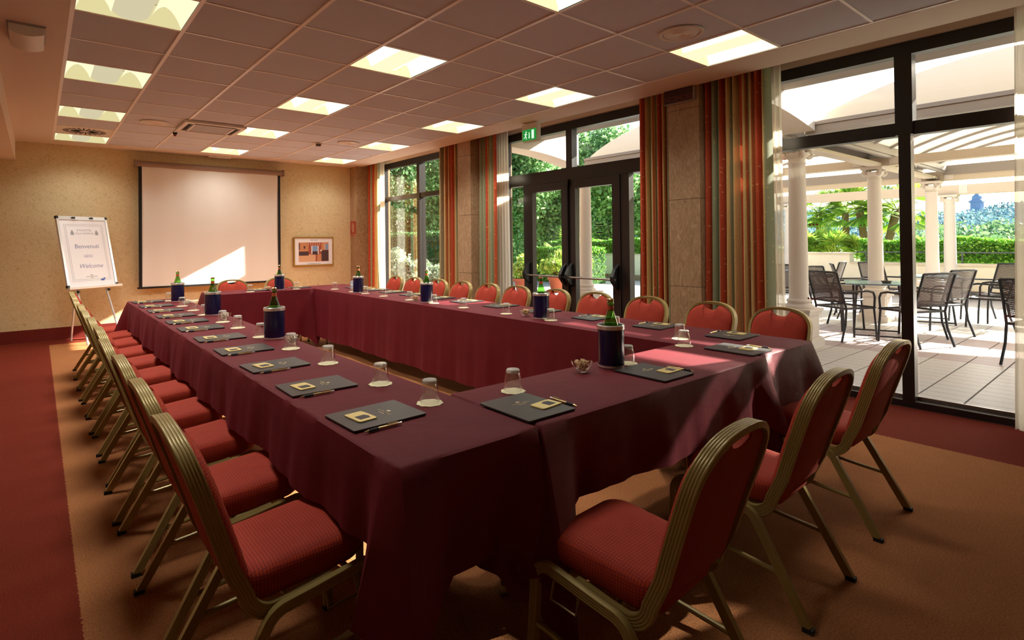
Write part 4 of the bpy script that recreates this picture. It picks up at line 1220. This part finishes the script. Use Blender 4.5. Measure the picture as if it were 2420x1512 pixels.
# ------------------------------------------------------------------ outside: ground, terrace tiles
struct('ground', G().box(XW + 0.165, 60, -40, 60, -0.9, -0.62), 'lawn', 'lawn sloping away beyond the terrace wall')
tf = structe('terrace_floor', 'terrace paved with pale oblong tiles and a mauve band')
obj('bedding', G().box(XW + 0.165, 15.1, -9, 11, -0.62, -0.008), 'grout', tf)
PXT, PYT = 0.165, 0.315
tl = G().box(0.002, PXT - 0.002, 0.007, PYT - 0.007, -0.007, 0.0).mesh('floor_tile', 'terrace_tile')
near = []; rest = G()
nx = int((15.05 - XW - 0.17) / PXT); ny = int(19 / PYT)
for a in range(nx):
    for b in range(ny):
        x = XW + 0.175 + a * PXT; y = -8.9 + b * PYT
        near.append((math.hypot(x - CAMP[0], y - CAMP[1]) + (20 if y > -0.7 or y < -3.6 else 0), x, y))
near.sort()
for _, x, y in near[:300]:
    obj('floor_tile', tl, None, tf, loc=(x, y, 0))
for _, x, y in near[300:]:
    rest.add([(x + 0.003, y + 0.004, 0), (x + PXT - 0.003, y + 0.004, 0), (x + PXT - 0.003, y + PYT - 0.004, 0), (x + 0.003, y + PYT - 0.004, 0)], [(0, 1, 2, 3)])
o = obj('distant_tiles', rest, 'terrace_tile', tf); o['kind'] = 'stuff'

# eave over the windows
ev = structe('trim_7', 'plastered eave overhanging the windows outside')
obj('soffit', G().box(XW + 0.16, 5.76, 2.95, 9, 3.13, 3.3), 'soffit', ev)
obj('soffit', G().box(XW + 0.16, 6.14, -9, 2.95, 3.02, 3.2), 'soffit', ev)
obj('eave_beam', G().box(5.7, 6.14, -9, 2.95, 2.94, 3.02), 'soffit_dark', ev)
for ya_, yb_, xe_ in ((-1.0, -0.55, 6.95), (2.72, 3.1, 6.95)):
    N = 8; g = G()
    g.prism([(XW + 0.17, 3.12)] + [(xe_, 3.12), (xe_, 2.60)] + [(xe_ - (xe_ - XW - 0.5) * k / N, 2.60 + 0.16 * math.sin(PI * k / N / 2)) for k in range(1, N + 1)] + [(XW + 0.17, 2.78)], lambda a, b: (a, ya_, b), (0, yb_ - ya_, 0))
    obj('cross_beam', g, 'soffit', ev)
obj('eave_beam', G().box(5.6, 5.76, 2.95, 9.0, 3.06, 3.13), 'soffit', ev)
obj('side_wall', G().box(XW + 0.16, 5.5, 2.85, 3.1, 0, 2.98), 'column_stone', ev)

# ------------------------------------------------------------------ columns
def column(label, x, y, ztop=2.45, ped=0.47):
    t = thing('stone_column', label, 'column', (x, y, 0), 0, 'white ionic columns on the terrace')
    R = 0.105
    g = G().box(-0.21, 0.21, -0.21, 0.21, 0, 0.09).box(-0.19, 0.19, -0.19, 0.19, 0.09, 0.12).box(-0.165, 0.165, -0.165, 0.165, 0.12, ped - 0.07).box(-0.19, 0.19, -0.19, 0.19, ped - 0.07, ped - 0.03).box(-0.205, 0.205, -0.205, 0.205, ped - 0.03, ped)
    obj('pedestal', g, 'column_stone', t)
    for ax in range(2):
        for s_ in (-1, 1):
            g = G()
            pr0 = [(-0.115, 0.155), (0.115, 0.155), (0.115, ped - 0.10), (-0.115, ped - 0.10)]
            if ax == 0: g.prism(pr0, lambda a, b: (s_ * 0.165, a, b), (s_ * 0.006, 0, 0))
            else: g.prism(pr0, lambda a, b: (a, s_ * 0.165, b), (0, s_ * 0.006, 0))
            obj('pedestal_panel', g, 'column_stone', t)
    obj('base_moulding', G().lathe([(0.165, ped), (0.168, ped + 0.02), (0.16, ped + 0.04), (0.135, ped + 0.05), (0.128, ped + 0.065), (0.14, ped + 0.08), (0.138, ped + 0.10), (0.118, ped + 0.115)], 32), 'column_stone', t, 50)
    zc = ztop - 0.17
    obj('shaft', G().lathe([(R * 1.1, ped + 0.115), (R * 1.03, ped + 0.15), (R, ped + 0.7), (R * 0.9, zc - 0.05), (R * 0.97, zc - 0.04), (R * 0.97, zc - 0.025), (R * 0.88, zc - 0.02), (R * 0.9, zc + 0.04)], 32), 'column_stone', t, 50)
    cap = G().lathe([(R * 0.9, zc + 0.02), (R * 1.25, zc + 0.06), (R * 1.3, zc + 0.09)], 24).box(-0.15, 0.15, -0.15, 0.15, zc + 0.125, ztop).box(-0.165, 0.165, -0.165, 0.165, ztop - 0.02, ztop)
    co = obj('capital', cap, 'column_stone', t, 40)
    for a in range(4):
        M = Matrix.Rotation(PI / 4 + a * PI / 2, 3, 'Z')
        pts = []
        for k in range(22):
            an = k * 0.55; r_ = 0.052 * (1 - k / 24)
            pts.append(M @ Vector((0.15 + r_ * math.cos(an + 1.2), 0.0, zc + 0.075 + r_ * math.sin(an + 1.2))))
        obj('volute', G().tube(pts, [0.026 - 0.0007 * k for k in range(22)], 8), 'column_stone', co, 60)
    return t
column('white ionic column nearest the big window, beside the terrace table', 7.1, -0.73)
column('white ionic column behind the front terrace table', 10.2, -0.65)
column('white ionic column seen right of the window mullion, third from the house', 13.3, -0.70, 2.4)
column('white ionic column against the garden wall, last of its row', 14.68, -0.70, 2.2, 0.47)
column('white ionic column seen through the right door leaf', 7.1, 2.72)
column('white ionic column glimpsed behind the sheer curtain by the garden wall', 14.68, 2.55, 2.2, 0.47)

# ------------------------------------------------------------------ pergola of retractable awnings
def awning(label, ya, yb, x0, x1):
    t = thing('awning', label, 'awning', (0, 0, 0), 0, 'cream barrel awnings')
    zs, rise = 2.72, 0.43
    N = 18; NX = 2
    def prof(q):
        return ya + (yb - ya) * q, zs + rise * math.sin(PI * q) ** 0.85
    g = G(); vs = []; fs = []
    for xx in (x0, x1):
        for k in range(N + 1):
            y, z = prof(k / N); vs.append((xx, y, z))
    for k in range(N): fs.append((k, k + 1, N + 2 + k, N + 1 + k))
    g.add(vs, fs); obj('roof_fabric', g, 'fabric_roof', t, 60)
    g = G(); vs = []
    for k in range(N + 1):
        y, z = prof(k / N); vs += [(x0, y, zs - 0.02), (x0, y, z)]
    g.add(vs, [(2 * k, 2 * k + 2, 2 * k + 3, 2 * k + 1) for k in range(N)])
    obj('end_fabric', g, 'fabric_roof', t)
    xx = x0 + 0.05
    while xx < x1:
        obj('rib', G().tube([(xx, prof(k / N)[0], prof(k / N)[1] - 0.035) for k in range(N + 1)], 0.022, 6), 'gutter_metal', t, 50)
        xx += 0.72
    obj('ridge_bar', G().tube([(x0 + 0.05, (ya + yb) / 2, zs + rise - 0.06), (x1, (ya + yb) / 2, zs + rise - 0.06)], 0.015, 6), 'beam_paint', t)
    lo, hi = min(ya, yb), max(ya, yb)
    gt = G().box(x0 - 0.10, x0, lo, hi, zs - 0.15, zs - 0.02).box(x0 - 0.12, x0 - 0.1, lo, hi, zs - 0.05, zs - 0.02).box(x0 - 0.08, x0 - 0.02, lo, hi, zs - 0.02, zs + 0.0)
    obj('front_gutter', gt, 'gutter_metal', t)
    obj('end_gutter', G().box(x1, x1 + 0.10, lo, hi, zs - 0.2, zs - 0.02), 'gutter_metal', t)
    for yy in (lo, hi):
        obj('side_rail', G().box(x0, x1, yy - 0.05, yy + 0.05, zs - 0.12, zs).box(x0, x1, yy - 0.03, yy + 0.03, zs - 0.16, zs - 0.12), 'gutter_metal', t)
    return t
awning('cream barrel awning over the front terrace table', -4.6, -0.88, 7.08, 13.4)
awning('cream barrel awning seen above the double door', -0.52, 2.62, 7.08, 13.4)
awning('cream barrel awning farther along the house, beyond the window', -8.2, -4.95, 7.08, 13.4)
for _k, (ya_, yb_) in enumerate(((-0.82, -0.58), (-4.89, -4.66))):  # panels added to close the awning gaps against sun stripes
    tag(obj('gutter_infill', G().box(7.08, 13.4, ya_, yb_, 2.66, 2.69).box(7.08, 13.4, ya_, ya_ + 0.02, 2.69, 2.72).box(7.08, 13.4, yb_ - 0.02, yb_, 2.69, 2.72), 'gutter_metal'), 'grey gutter infill added against sun between the barrel awnings, ' + ('over the column row' if _k == 0 else 'beyond the right edge'), 'gutter')
def beam(label, x0, x1, y0, y1, z0, z1):
    t = thing('pergola_beam', label, 'beam', (0, 0, 0), 0, 'cream pergola beams')
    obj('beam_body', G().box(x0, x1, y0, y1, z0, z1), 'beam_paint', t)
    for yy in ((-0.95, -0.45) if y1 - y0 > x1 - x0 else ()):
        obj('bracket_plate', G().box(x0 - 0.008, x0, yy - 0.07, yy + 0.07, z0 + 0.02, z1 - 0.005), 'column_stone', t)
beam('cream pergola beam across the second terrace column', 10.11, 10.29, -7.0, 2.5, 2.45, 2.58)
beam('cream pergola beam across the third terrace column', 13.42, 13.55, -7.0, 2.5, 2.41, 2.60)
beam('low white beam over the columns at the garden wall', 14.58, 14.78, -7.0, 2.8, 2.2, 2.40)
beam('beam along the column row toward the house', 6.75, 13.4, -0.78, -0.62, 2.45, 2.5)

# ------------------------------------------------------------------ garden wall, railing, hedge
t = structe('wall_garden', 'low cream garden wall with a stone cap at the end of the terrace')
obj('wall_body', G().box(15.1, 15.4, -9, 1.32, -0.6, 0.70), 'garden_wall', t)
obj('wall_body', G().box(15.1, 15.4, 1.32, 6.2, -0.6, 0.93), 'garden_wall', t)
obj('wall_body', G().box(15.1, 15.4, 6.2, 12.0, -0.6, 0.82), 'garden_wall', t)
obj('wall_cap', G().box(15.06, 15.44, -9, 1.30, 0.70, 0.745), 'wall_cap', t)
obj('wall_cap', G().box(15.06, 15.44, 1.28, 6.2, 0.93, 0.965), 'wall_cap', t)
obj('wall_cap', G().box(15.06, 15.44, 6.2, 12.0, 0.82, 0.86), 'wall_cap', t)
obj('wall_foot', G().box(15.02, 15.1, -9, 12, 0.0, 0.17), 'wall_foot', t)
t = thing('railing', 'thin dark metal railing in front of the hedge on the garden wall', 'railing', (15.2, 0, 0))
obj('top_rail', G().tube([(0, -8.5, 0.98), (0, 1.2, 0.98)], 0.014, 6), 'rail_metal', t)
for k in range(6):
    obj('post', G().tube([(0, 1.0 - k * 1.8, 0.73), (0, 1.0 - k * 1.8, 0.98)], 0.016, 6), 'rail_metal', t)

def leaves(name, P, size, mat, parent=None, up=0.0, aspect=1.8, seed=1):
    r = np.random.default_rng(seed); n = len(P)
    d = r.normal(size=(n, 3)); d[:, 2] += up; d /= np.linalg.norm(d, axis=1, keepdims=True)
    e = r.normal(size=(n, 3)); e -= d * (e * d).sum(1, keepdims=True); e /= np.linalg.norm(e, axis=1, keepdims=True)
    s_ = size * r.uniform(0.6, 1.3, size=(n, 1))
    V = np.stack([P - d * s_ * aspect / 2, P + e * s_ / 2, P + d * s_ * aspect / 2, P - e * s_ / 2], 1).reshape(-1, 3)
    me = bpy.data.meshes.new(name)
    me.vertices.add(4 * n); me.vertices.foreach_set('co', V.astype(np.float32).ravel())
    me.loops.add(4 * n); me.loops.foreach_set('vertex_index', np.arange(4 * n, dtype=np.int32))
    me.polygons.add(n); me.polygons.foreach_set('loop_start', np.arange(0, 4 * n, 4, dtype=np.int32)); me.polygons.foreach_set('loop_total', np.full(n, 4, dtype=np.int32))
    me.update(calc_edges=True); me.materials.append(MATS[mat])
    return obj(name, me, None, parent)
def blob(n, c, r3, seed, clumps=14, shell=0.5):
    r = np.random.default_rng(seed)
    cc = r.normal(size=(clumps, 3)); cc /= np.linalg.norm(cc, axis=1, keepdims=True); cc *= r.uniform(0.25, 0.85, size=(clumps, 1))
    k = r.integers(0, clumps, n)
    p = r.normal(size=(n, 3)); p /= np.linalg.norm(p, axis=1, keepdims=True); p *= (r.uniform(shell, 1.0, size=(n, 1)))
    return (cc[k] + p * 0.42) * np.array(r3) + np.array(c)
def boxpts(n, x0, x1, y0, y1, z0, z1, seed, lump=0.0):
    r = np.random.default_rng(seed)
    p = r.uniform(size=(n, 3))
    f = r.integers(0, 3, n)
    p[f == 0, 0] = r.uniform(0, 0.12, (f == 0).sum()); p[f == 1, 2] = 1 - r.uniform(0, 0.15, (f == 1).sum())
    q = np.array([x0, y0, z0]) + p * np.array([x1 - x0, y1 - y0, z1 - z0])
    q[:, 2] += lump * p[:, 2] * np.sin(q[:, 1] * 5.1 + 1.3 * np.sin(q[:, 1] * 2.3))
    return q
def hedge(label, x0, x1, y0, y1, z0, z1, n, mat, seed, lump=0.05, size=0.07):
    t = thing('hedge', label, 'hedge', (0, 0, 0))
    leaves('foliage', boxpts(n, x0, x1, y0, y1, z0, z1, seed, lump), size, mat, t, 0.3, 1.5, seed)
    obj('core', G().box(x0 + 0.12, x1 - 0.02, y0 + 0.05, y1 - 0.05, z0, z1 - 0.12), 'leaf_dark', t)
    for k in range(4):
        yy = y0 + (y1 - y0) * (k + 0.5) / 4
        obj('stem', G().tube([((x0 + x1) / 2, yy, z0 - 0.05), ((x0 + x1) / 2, yy, z0 + 0.2)], 0.02, 6), 'bark', t)
hedge('leafy sunlit hedge above the right part of the garden wall', 15.56, 16.4, -9, 1.25, 0.72, 1.28, 30000, 'leaf_hedge', 21, 0.05, 0.05)
hedge('leafy hedge on the garden wall seen through the door', 15.5, 16.4, 6.4, 12, 0.8, 1.35, 20000, 'leaf_hedge', 22, 0.05, 0.05)
hedge('clipped green hedge seen through the left door leaf', 12.6, 13.4, 7.4, 10.2, -0.2, 1.12, 22000, 'leaf_hedge', 23, 0.02, 0.045)
hedge('tall clipped dark hedge outside the far window', 9.2, 10.0, 10.2, 15.5, -0.2, 1.65, 26000, 'leaf_dark', 24, 0.02, 0.045)

def tree(label, x, y, z0, h, r3, n, mat, seed, size=0.16, name='broadleaf_tree'):
    t = thing(name, label, 'tree', (x, y, z0))
    obj('trunk', G().tube([(0, 0, -0.3), (0.1, 0.05, h * 0.3), (0.0, 0.1, h * 0.75)], [0.16, 0.12, 0.05], 8), 'bark', t, 60)
    leaves('crown', blob(n, (0, 0, h * 0.62), r3, seed, 26), size, mat, t, 0.1, 1.7, seed)
    return t
tree('dense dark tree filling the left of the far window', 9.5, 16.0, -0.6, 6.5, (2.3, 2.3, 3.6), 34000, 'leaf_tree', 31, 0.085)
tree('tall leafy tree in the right half of the far window', 12.2, 15.6, -0.6, 7.0, (2.4, 2.2, 3.9), 34000, 'leaf_tree', 32, 0.09)
tree('tall tree left of centre behind the double door', 15.5, 15.0, -0.6, 8.0, (2.6, 2.8, 4.2), 34000, 'leaf_tree', 33, 0.11)
tree('dark tree behind the left door leaf', 19.2, 15.5, -0.6, 7.0, (2.5, 2.8, 3.7), 34000, 'leaf_tree', 34, 0.11)
tree('spreading tree behind the right door leaf', 22.5, 14.5, -0.6, 7.0, (3.0, 3.0, 3.7), 34000, 'leaf_tree', 35, 0.12)
tree('pale tree beyond the door sidelight', 26.5, 13.0, -0.6, 6.4, (2.8, 2.8, 3.2), 26000, 'leaf_tree', 36, 0.12)
def bush(label, x, y, z, r3, n, mat, seed, size=0.06, name='round_bush'):
    t = thing(name, label, 'bush', (x, y, z))
    leaves('foliage', blob(n, (0, 0, r3[2] * 0.9), r3, seed, 24, 0.3), size, mat, t, 0.6, 2.4, seed)
    obj('stem', G().tube([(0, 0, -0.02), (0, 0, r3[2] * 0.8)], 0.03, 6), 'bark', t)
bush('round silvery bush outside the far window', 8.35, 9.35, -0.1, (0.62, 0.62, 0.52), 7000, 'leaf_grey', 41, 0.05)
bush('silvery shrub at the left of the far window', 7.2, 9.3, -0.1, (0.45, 0.5, 0.75), 4500, 'leaf_grey', 42, 0.05)
# arching grass
t = thing('plume_grass', 'pale arching grass clump at the left of the far window', 'grass clump', (7.35, 10.2, -0.1))
g = G(); r = random.Random(3)
for k in range(260):
    a = r.uniform(0, 2 * PI); L = r.uniform(0.7, 1.7); w_ = 0.012
    p = [Vector((0.1 * math.cos(a), 0.1 * math.sin(a), 0)) + Vector((math.cos(a) * L * 0.55 * q ** 1.6, math.sin(a) * L * 0.55 * q ** 1.6, L * (q - 0.42 * q ** 2.6))) for q in (0, 0.33, 0.66, 1)]
    sd = Vector((-math.sin(a), math.cos(a), 0)) * w_
    vs = [x_ for q in p for x_ in (q - sd, q + sd)]
    g.add(vs, [(0, 1, 3, 2), (2, 3, 5, 4), (4, 5, 7, 6)])
obj('blades', g, 'leaf_grey', t)['kind'] = 'stuff'
def pot(label, x, y, seed, mat='leaf_pot', h=0.35):
    t = thing('potted_shrub', label, 'potted plant', (x, y, 0), 0, 'potted shrubs on the terrace')
    obj('pot', G().lathe([(0.17, 0), (0.24, 0.33), (0.27, 0.33), (0.27, 0.4), (0.23, 0.4), (0.22, 0.34), (0.0, 0.34)], 24, cap1=False), 'terracotta', t, 40)
    leaves('foliage', blob(2600, (0, 0, 0.4 + h * 0.8), (0.42, 0.42, h), seed, 18, 0.2), 0.055, mat, t, 0.5, 2.2, seed)
    obj('stem', G().tube([(0, 0, 0.3), (0, 0, 0.6)], 0.02, 6), 'bark', t)
pot('potted yellow green shrub left of the door column', 10.2, 6.4, 51)
pot('potted shrub second from the left behind the door', 11.0, 6.4, 52)
pot('potted shrub at the far left edge of the door glass', 9.2, 6.6, 53)
pot('low potted shrub outside the far window beside the curtain', 6.8, 8.0, 54, 'leaf_grey', 0.3)
def frond_mesh(g, base, dirv, L, r, fan=True):
    d = Vector(dirv).normalized()
    side = d.cross(Vector((0, 0, 1))).normalized(); upv = side.cross(d)
    st = base + d * L * 0.5
    for k in range(-7, 8):
        a = k / 7 * 1.25
        dd = (d * math.cos(a) + side * math.sin(a)).normalized()
        tip = st + dd * L * 0.5 + Vector((0, 0, -0.12 * L * abs(k) / 7 - 0.05))
        sd = dd.cross(upv).normalized() * 0.034 * L
        mid = st.lerp(tip, 0.5)
        g.add([st, mid + sd, tip, mid - sd], [(0, 1, 2, 3)])
    g.tube([base, st], 0.012, 4)
def palm(label, x, y, z0, top, lean, nf, L, seed, trunk=0.13):
    t = thing('fan_palm', label, 'palm', (x, y, z0), 0, 'fan palms beyond the garden wall')
    r = random.Random(seed); H_ = top - z0
    obj('trunk', G().tube([(0, 0, 0), (lean[0] * 0.4, lean[1] * 0.4, H_ * 0.5), (lean[0], lean[1], H_)], [trunk * 0.8, trunk, trunk * 1.15], 10), 'bark', t, 60)
    for k in range(nf):
        a = 2 * PI * k / nf + r.uniform(-0.2, 0.2); el = r.uniform(-0.55, 1.1)
        g = G(); frond_mesh(g, Vector((lean[0], lean[1], H_ - 0.03)), (math.cos(a) * math.cos(el), math.sin(a) * math.cos(el), math.sin(el)), L * r.uniform(0.8, 1.15), r)
        obj('frond', g, 'leaf_palm', t)
palm('small fan palm beside the nearest terrace column', 19, 3.45, -0.3, 2.15, (0.05, 0.0), 20, 1.0, 61, 0.085)
palm('fan palm with upright dark trunk, second from the left', 19, 2.65, -0.3, 2.1, (0.05, 0.05), 24, 1.15, 62, 0.085)
palm('fan palm with yellow fronds leaning left', 19.2, 2.1, -0.3, 2.25, (0.0, 0.28), 24, 1.15, 63, 0.095)
palm('fan palm leaning right behind the window mullion', 19.2, 1.9, -0.3, 2.15, (0.0, -0.5), 24, 1.2, 64, 0.1)
def dwarf_palm(label, x, y, z, n, L, seed):
    t = thing('dwarf_palm', label, 'palm bush', (x, y, z), 0, 'bushy dwarf palms')
    r = random.Random(seed); obj('stem', G().lathe([(0.12, -0.3), (0.10, 0.25), (0.03, 0.3)], 8), 'bark', t)
    for k in range(n):
        a = r.uniform(0, 2 * PI); el = r.uniform(0.1, 1.35); g = G()
        frond_mesh(g, Vector((r.uniform(-0.15, 0.15), r.uniform(-0.15, 0.15), r.uniform(0.0, 0.25))), (math.cos(a) * math.cos(el), math.sin(a) * math.cos(el), math.sin(el)), L * r.uniform(0.6, 1.1), r)
        obj('frond', g, 'leaf_palm', t)
dwarf_palm('bushy dwarf palm just right of the nearest column', 16.6, 2.8, 0.75, 34, 0.95, 71)
dwarf_palm('bushy dwarf palm in the middle of the planted corner', 16.5, 2.1, 0.75, 34, 0.9, 72)
dwarf_palm('bushy dwarf palm at the end of the higher wall', 16.6, 1.45, 0.7, 28, 0.8, 73)
dwarf_palm('bushy palm seen through the left door leaf', 13.8, 9.3, 0.6, 30, 1.1, 74)

# distant hillside and tower
r = np.random.default_rng(5)
g = G(); NXh, NYh = 40, 60
def hz(x, y):
    return -6 + 10.2 * min(1, max(0, (x - 45) / 65)) ** 0.8 + 0.9 * math.sin(y * 0.07 + x * 0.03) + 0.5 * math.sin(y * 0.21)
vs = []
for a in range(NXh + 1):
    for b in range(NYh + 1):
        x = 38 + 125 * a / NXh; y = -60 + 190 * b / NYh
        vs.append((x, y, hz(x, y)))
g.add(vs, [(a * (NYh + 1) + b, (a + 1) * (NYh + 1) + b, (a + 1) * (NYh + 1) + b + 1, a * (NYh + 1) + b + 1) for a in range(NXh) for b in range(NYh)])
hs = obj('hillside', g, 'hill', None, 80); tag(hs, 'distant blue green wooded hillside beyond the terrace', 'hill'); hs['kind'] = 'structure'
for nm_, lb_, xa, xb, nt_k, mt_ in (('hill_woodland', 'sunlit green canopy covering the lower part of the distant hillside', 42, 78, 900, 'leaf_hill_near'), ('hill_woodland', 'canopy painted hazy blue green along the distant hilltop', 74, 122, 1000, 'leaf_hill_haze')):
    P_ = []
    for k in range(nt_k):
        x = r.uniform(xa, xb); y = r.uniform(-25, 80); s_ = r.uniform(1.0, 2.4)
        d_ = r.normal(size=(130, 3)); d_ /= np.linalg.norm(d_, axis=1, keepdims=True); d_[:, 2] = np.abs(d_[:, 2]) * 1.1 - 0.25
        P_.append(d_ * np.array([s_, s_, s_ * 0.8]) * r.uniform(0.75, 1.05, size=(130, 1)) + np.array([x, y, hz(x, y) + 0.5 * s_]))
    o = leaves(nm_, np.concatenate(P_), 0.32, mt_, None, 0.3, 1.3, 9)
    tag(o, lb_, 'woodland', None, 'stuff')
t = thing('church_tower', 'distant blue grey church tower on the hill', 'tower', (150, 21.8, 2))
obj('tower_body', G().cbox((0, 0, 2.2), (2.6, 2.6, 4.6)).cbox((0, 0, 4.7), (3.0, 3.0, 0.4)), 'tower_stone', t)
obj('belfry', G().lathe([(1.1, 4.9), (1.1, 6.3), (1.45, 6.4), (1.3, 6.7), (0.8, 7.0), (0.8, 7.6), (0.35, 8.0), (0.1, 9.3)], 8), 'tower_stone', t)

# ------------------------------------------------------------------ terrace furniture
def tchair():
    t = thing('terrace_chair', 'x', 'chair', (0, 0, 0), 0, 'woven terrace armchairs')
    g = G(); N = 8
    yb = lambda z: -0.21 - 0.14 * ((z - 0.42) / 0.46) if z > 0.42 else -0.21
    vs = [(-0.22 + 0.44 * a / N, yb(0.5 + 0.38 * b / N) - 0.03 * math.sin(PI * a / N), 0.5 + 0.38 * b / N) for b in range(N + 1) for a in range(N + 1)]
    g.add(vs, [(b * (N + 1) + a, b * (N + 1) + a + 1, (b + 1) * (N + 1) + a + 1, (b + 1) * (N + 1) + a) for b in range(N) for a in range(N)])
    obj('backrest', g, 'weave', t, 60)
    vs = [(-0.235 + 0.47 * a / N, -0.21 + 0.45 * b / N, 0.42 - 0.03 * math.sin(PI * a / N) * math.sin(PI * b / N)) for b in range(N + 1) for a in range(N + 1)]
    obj('seat', G().add(vs, [(b * (N + 1) + a, b * (N + 1) + a + 1, (b + 1) * (N + 1) + a + 1, (b + 1) * (N + 1) + a) for b in range(N) for a in range(N)]), 'weave', t, 60)
    obj('seat_frame', G().tube([(-0.24, -0.21, 0.42), (-0.24, 0.24, 0.42), (0.24, 0.24, 0.42), (0.24, -0.21, 0.42), (-0.24, -0.21, 0.42)], 0.014, 6), 'terrace_metal', t, 40)
    obj('back_rail', G().tube([(-0.23, yb(0.885), 0.885), (0, yb(0.885) - 0.03, 0.89), (0.23, yb(0.885), 0.885)], 0.014, 6).tube([(-0.23, yb(0.5), 0.5), (0, yb(0.5) - 0.03, 0.5), (0.23, yb(0.5), 0.5)], 0.012, 6), 'terrace_metal', t, 40)
    for sx in (-1, 1):
        obj('leg', G().tube([(sx * 0.235, yb(0.885), 0.885), (sx * 0.235, yb(0.65), 0.65), (sx * 0.24, -0.215, 0.42), (sx * 0.245, -0.235, 0.22), (sx * 0.255, -0.31, 0.0)], 0.014, 6), 'terrace_metal', t, 40)
        obj('leg', G().tube([(sx * 0.24, 0.22, 0.42), (sx * 0.245, 0.24, 0.2), (sx * 0.25, 0.25, 0.0)], 0.014, 6), 'terrace_metal', t, 40)
        obj('armrest', G().tube([(sx * 0.24, -0.25, 0.63), (sx * 0.26, 0.1, 0.64), (sx * 0.26, 0.19, 0.62), (sx * 0.255, 0.22, 0.56), (sx * 0.245, 0.22, 0.42)], 0.014, 6), 'terrace_metal', t, 40)
    return t
tc0 = tchair(); tc_used = [False]
def put_t(x, y, face, label):
    rz = math.atan2(-face[0], face[1])
    if not tc_used[0]:
        tc_used[0] = True; tc0.location = (x, y, 0); tc0.rotation_euler = (0, 0, rz); tc0['label'] = label
    else:
        dup(tc0, label, (x, y, 0), rz)
def ttable(label, x, y, rz):
    t = thing('terrace_table', label, 'table', (x, y, 0), rz, 'square terrace tables with crossed legs')
    obj('tabletop', G().prism(rrect(0.37, 0.37, 0.03, 3), lambda a, b: (a, b, 0.70), (0, 0, 0.018)), 'table_glass', t)
    for sy in (-1, 1):
        obj('leg', G().tube([(-0.3, sy * 0.28, 0.0), (0.26, sy * 0.26, 0.695)], 0.015, 6), 'terrace_metal', t, 40)
        obj('leg', G().tube([(0.3, sy * 0.26, 0.0), (-0.26, sy * 0.24, 0.695)], 0.015, 6), 'terrace_metal', t, 40)
    obj('stretcher', G().tube([(-0.28, -0.28, 0.03), (-0.28, 0.28, 0.03)], 0.01, 6).tube([(0.28, -0.26, 0.03), (0.28, 0.26, 0.03)], 0.01, 6), 'terrace_metal', t)
ttable('terrace table with an ashtray in front of the second column', 8.62, -1.12, 0.35)
ttable('terrace table behind, half hidden by the window mullion', 10.6, -1.25, 0.3)
ttable('terrace table glimpsed at the left behind the nearest column', 10.9, 1.15, 0.2)
t = thing('ash_tray', 'brown ashtray on the front terrace table', 'ashtray', (8.55, -1.25, 0.719))
obj('bowl', G().lathe([(0.045, 0), (0.06, 0.02), (0.062, 0.03), (0.05, 0.03), (0.045, 0.012), (0.0, 0.012)], 20, cap1=False), 'ashtray', t, 40)
put_t(8.08, -0.9, (0.9, -0.43), 'woven terrace armchair left of the front table, back to the room')
put_t(8.95, -0.5, (-0.25, -1.0), 'woven terrace armchair between the front table and the second column')
put_t(8.25, -1.60, (0.45, 0.9), 'woven terrace armchair right of the mullion, back to the camera')
put_t(9.25, -1.62, (0.35, 0.9), 'woven terrace armchair behind the one right of the mullion')
put_t(10.6, -2.0, (0.1, 0.9), 'woven terrace armchair right of the rear table')
put_t(11.3, -1.85, (-0.7, 0.6), 'woven terrace armchair at the far side of the rear table')
put_t(11.1, -0.55, (-0.5, -0.8), 'woven terrace armchair right of the second column, at the rear table')
put_t(10.3, -0.35, (0.4, -0.9), 'woven terrace armchair just left of the second column')
put_t(9.7, 0.55, (0.9, 0.35), 'woven terrace armchair right of the nearest column, at the left table')
put_t(11.0, 0.45, (-0.1, 1.0), 'woven terrace armchair between the columns, turned to the left table')
put_t(10.5, 1.7, (0.3, -0.9), 'woven terrace armchair glimpsed left of the nearest column')
put_t(7.75, -2.85, (0.95, -0.25), 'woven terrace armchair at the right edge behind the sheer curtain')
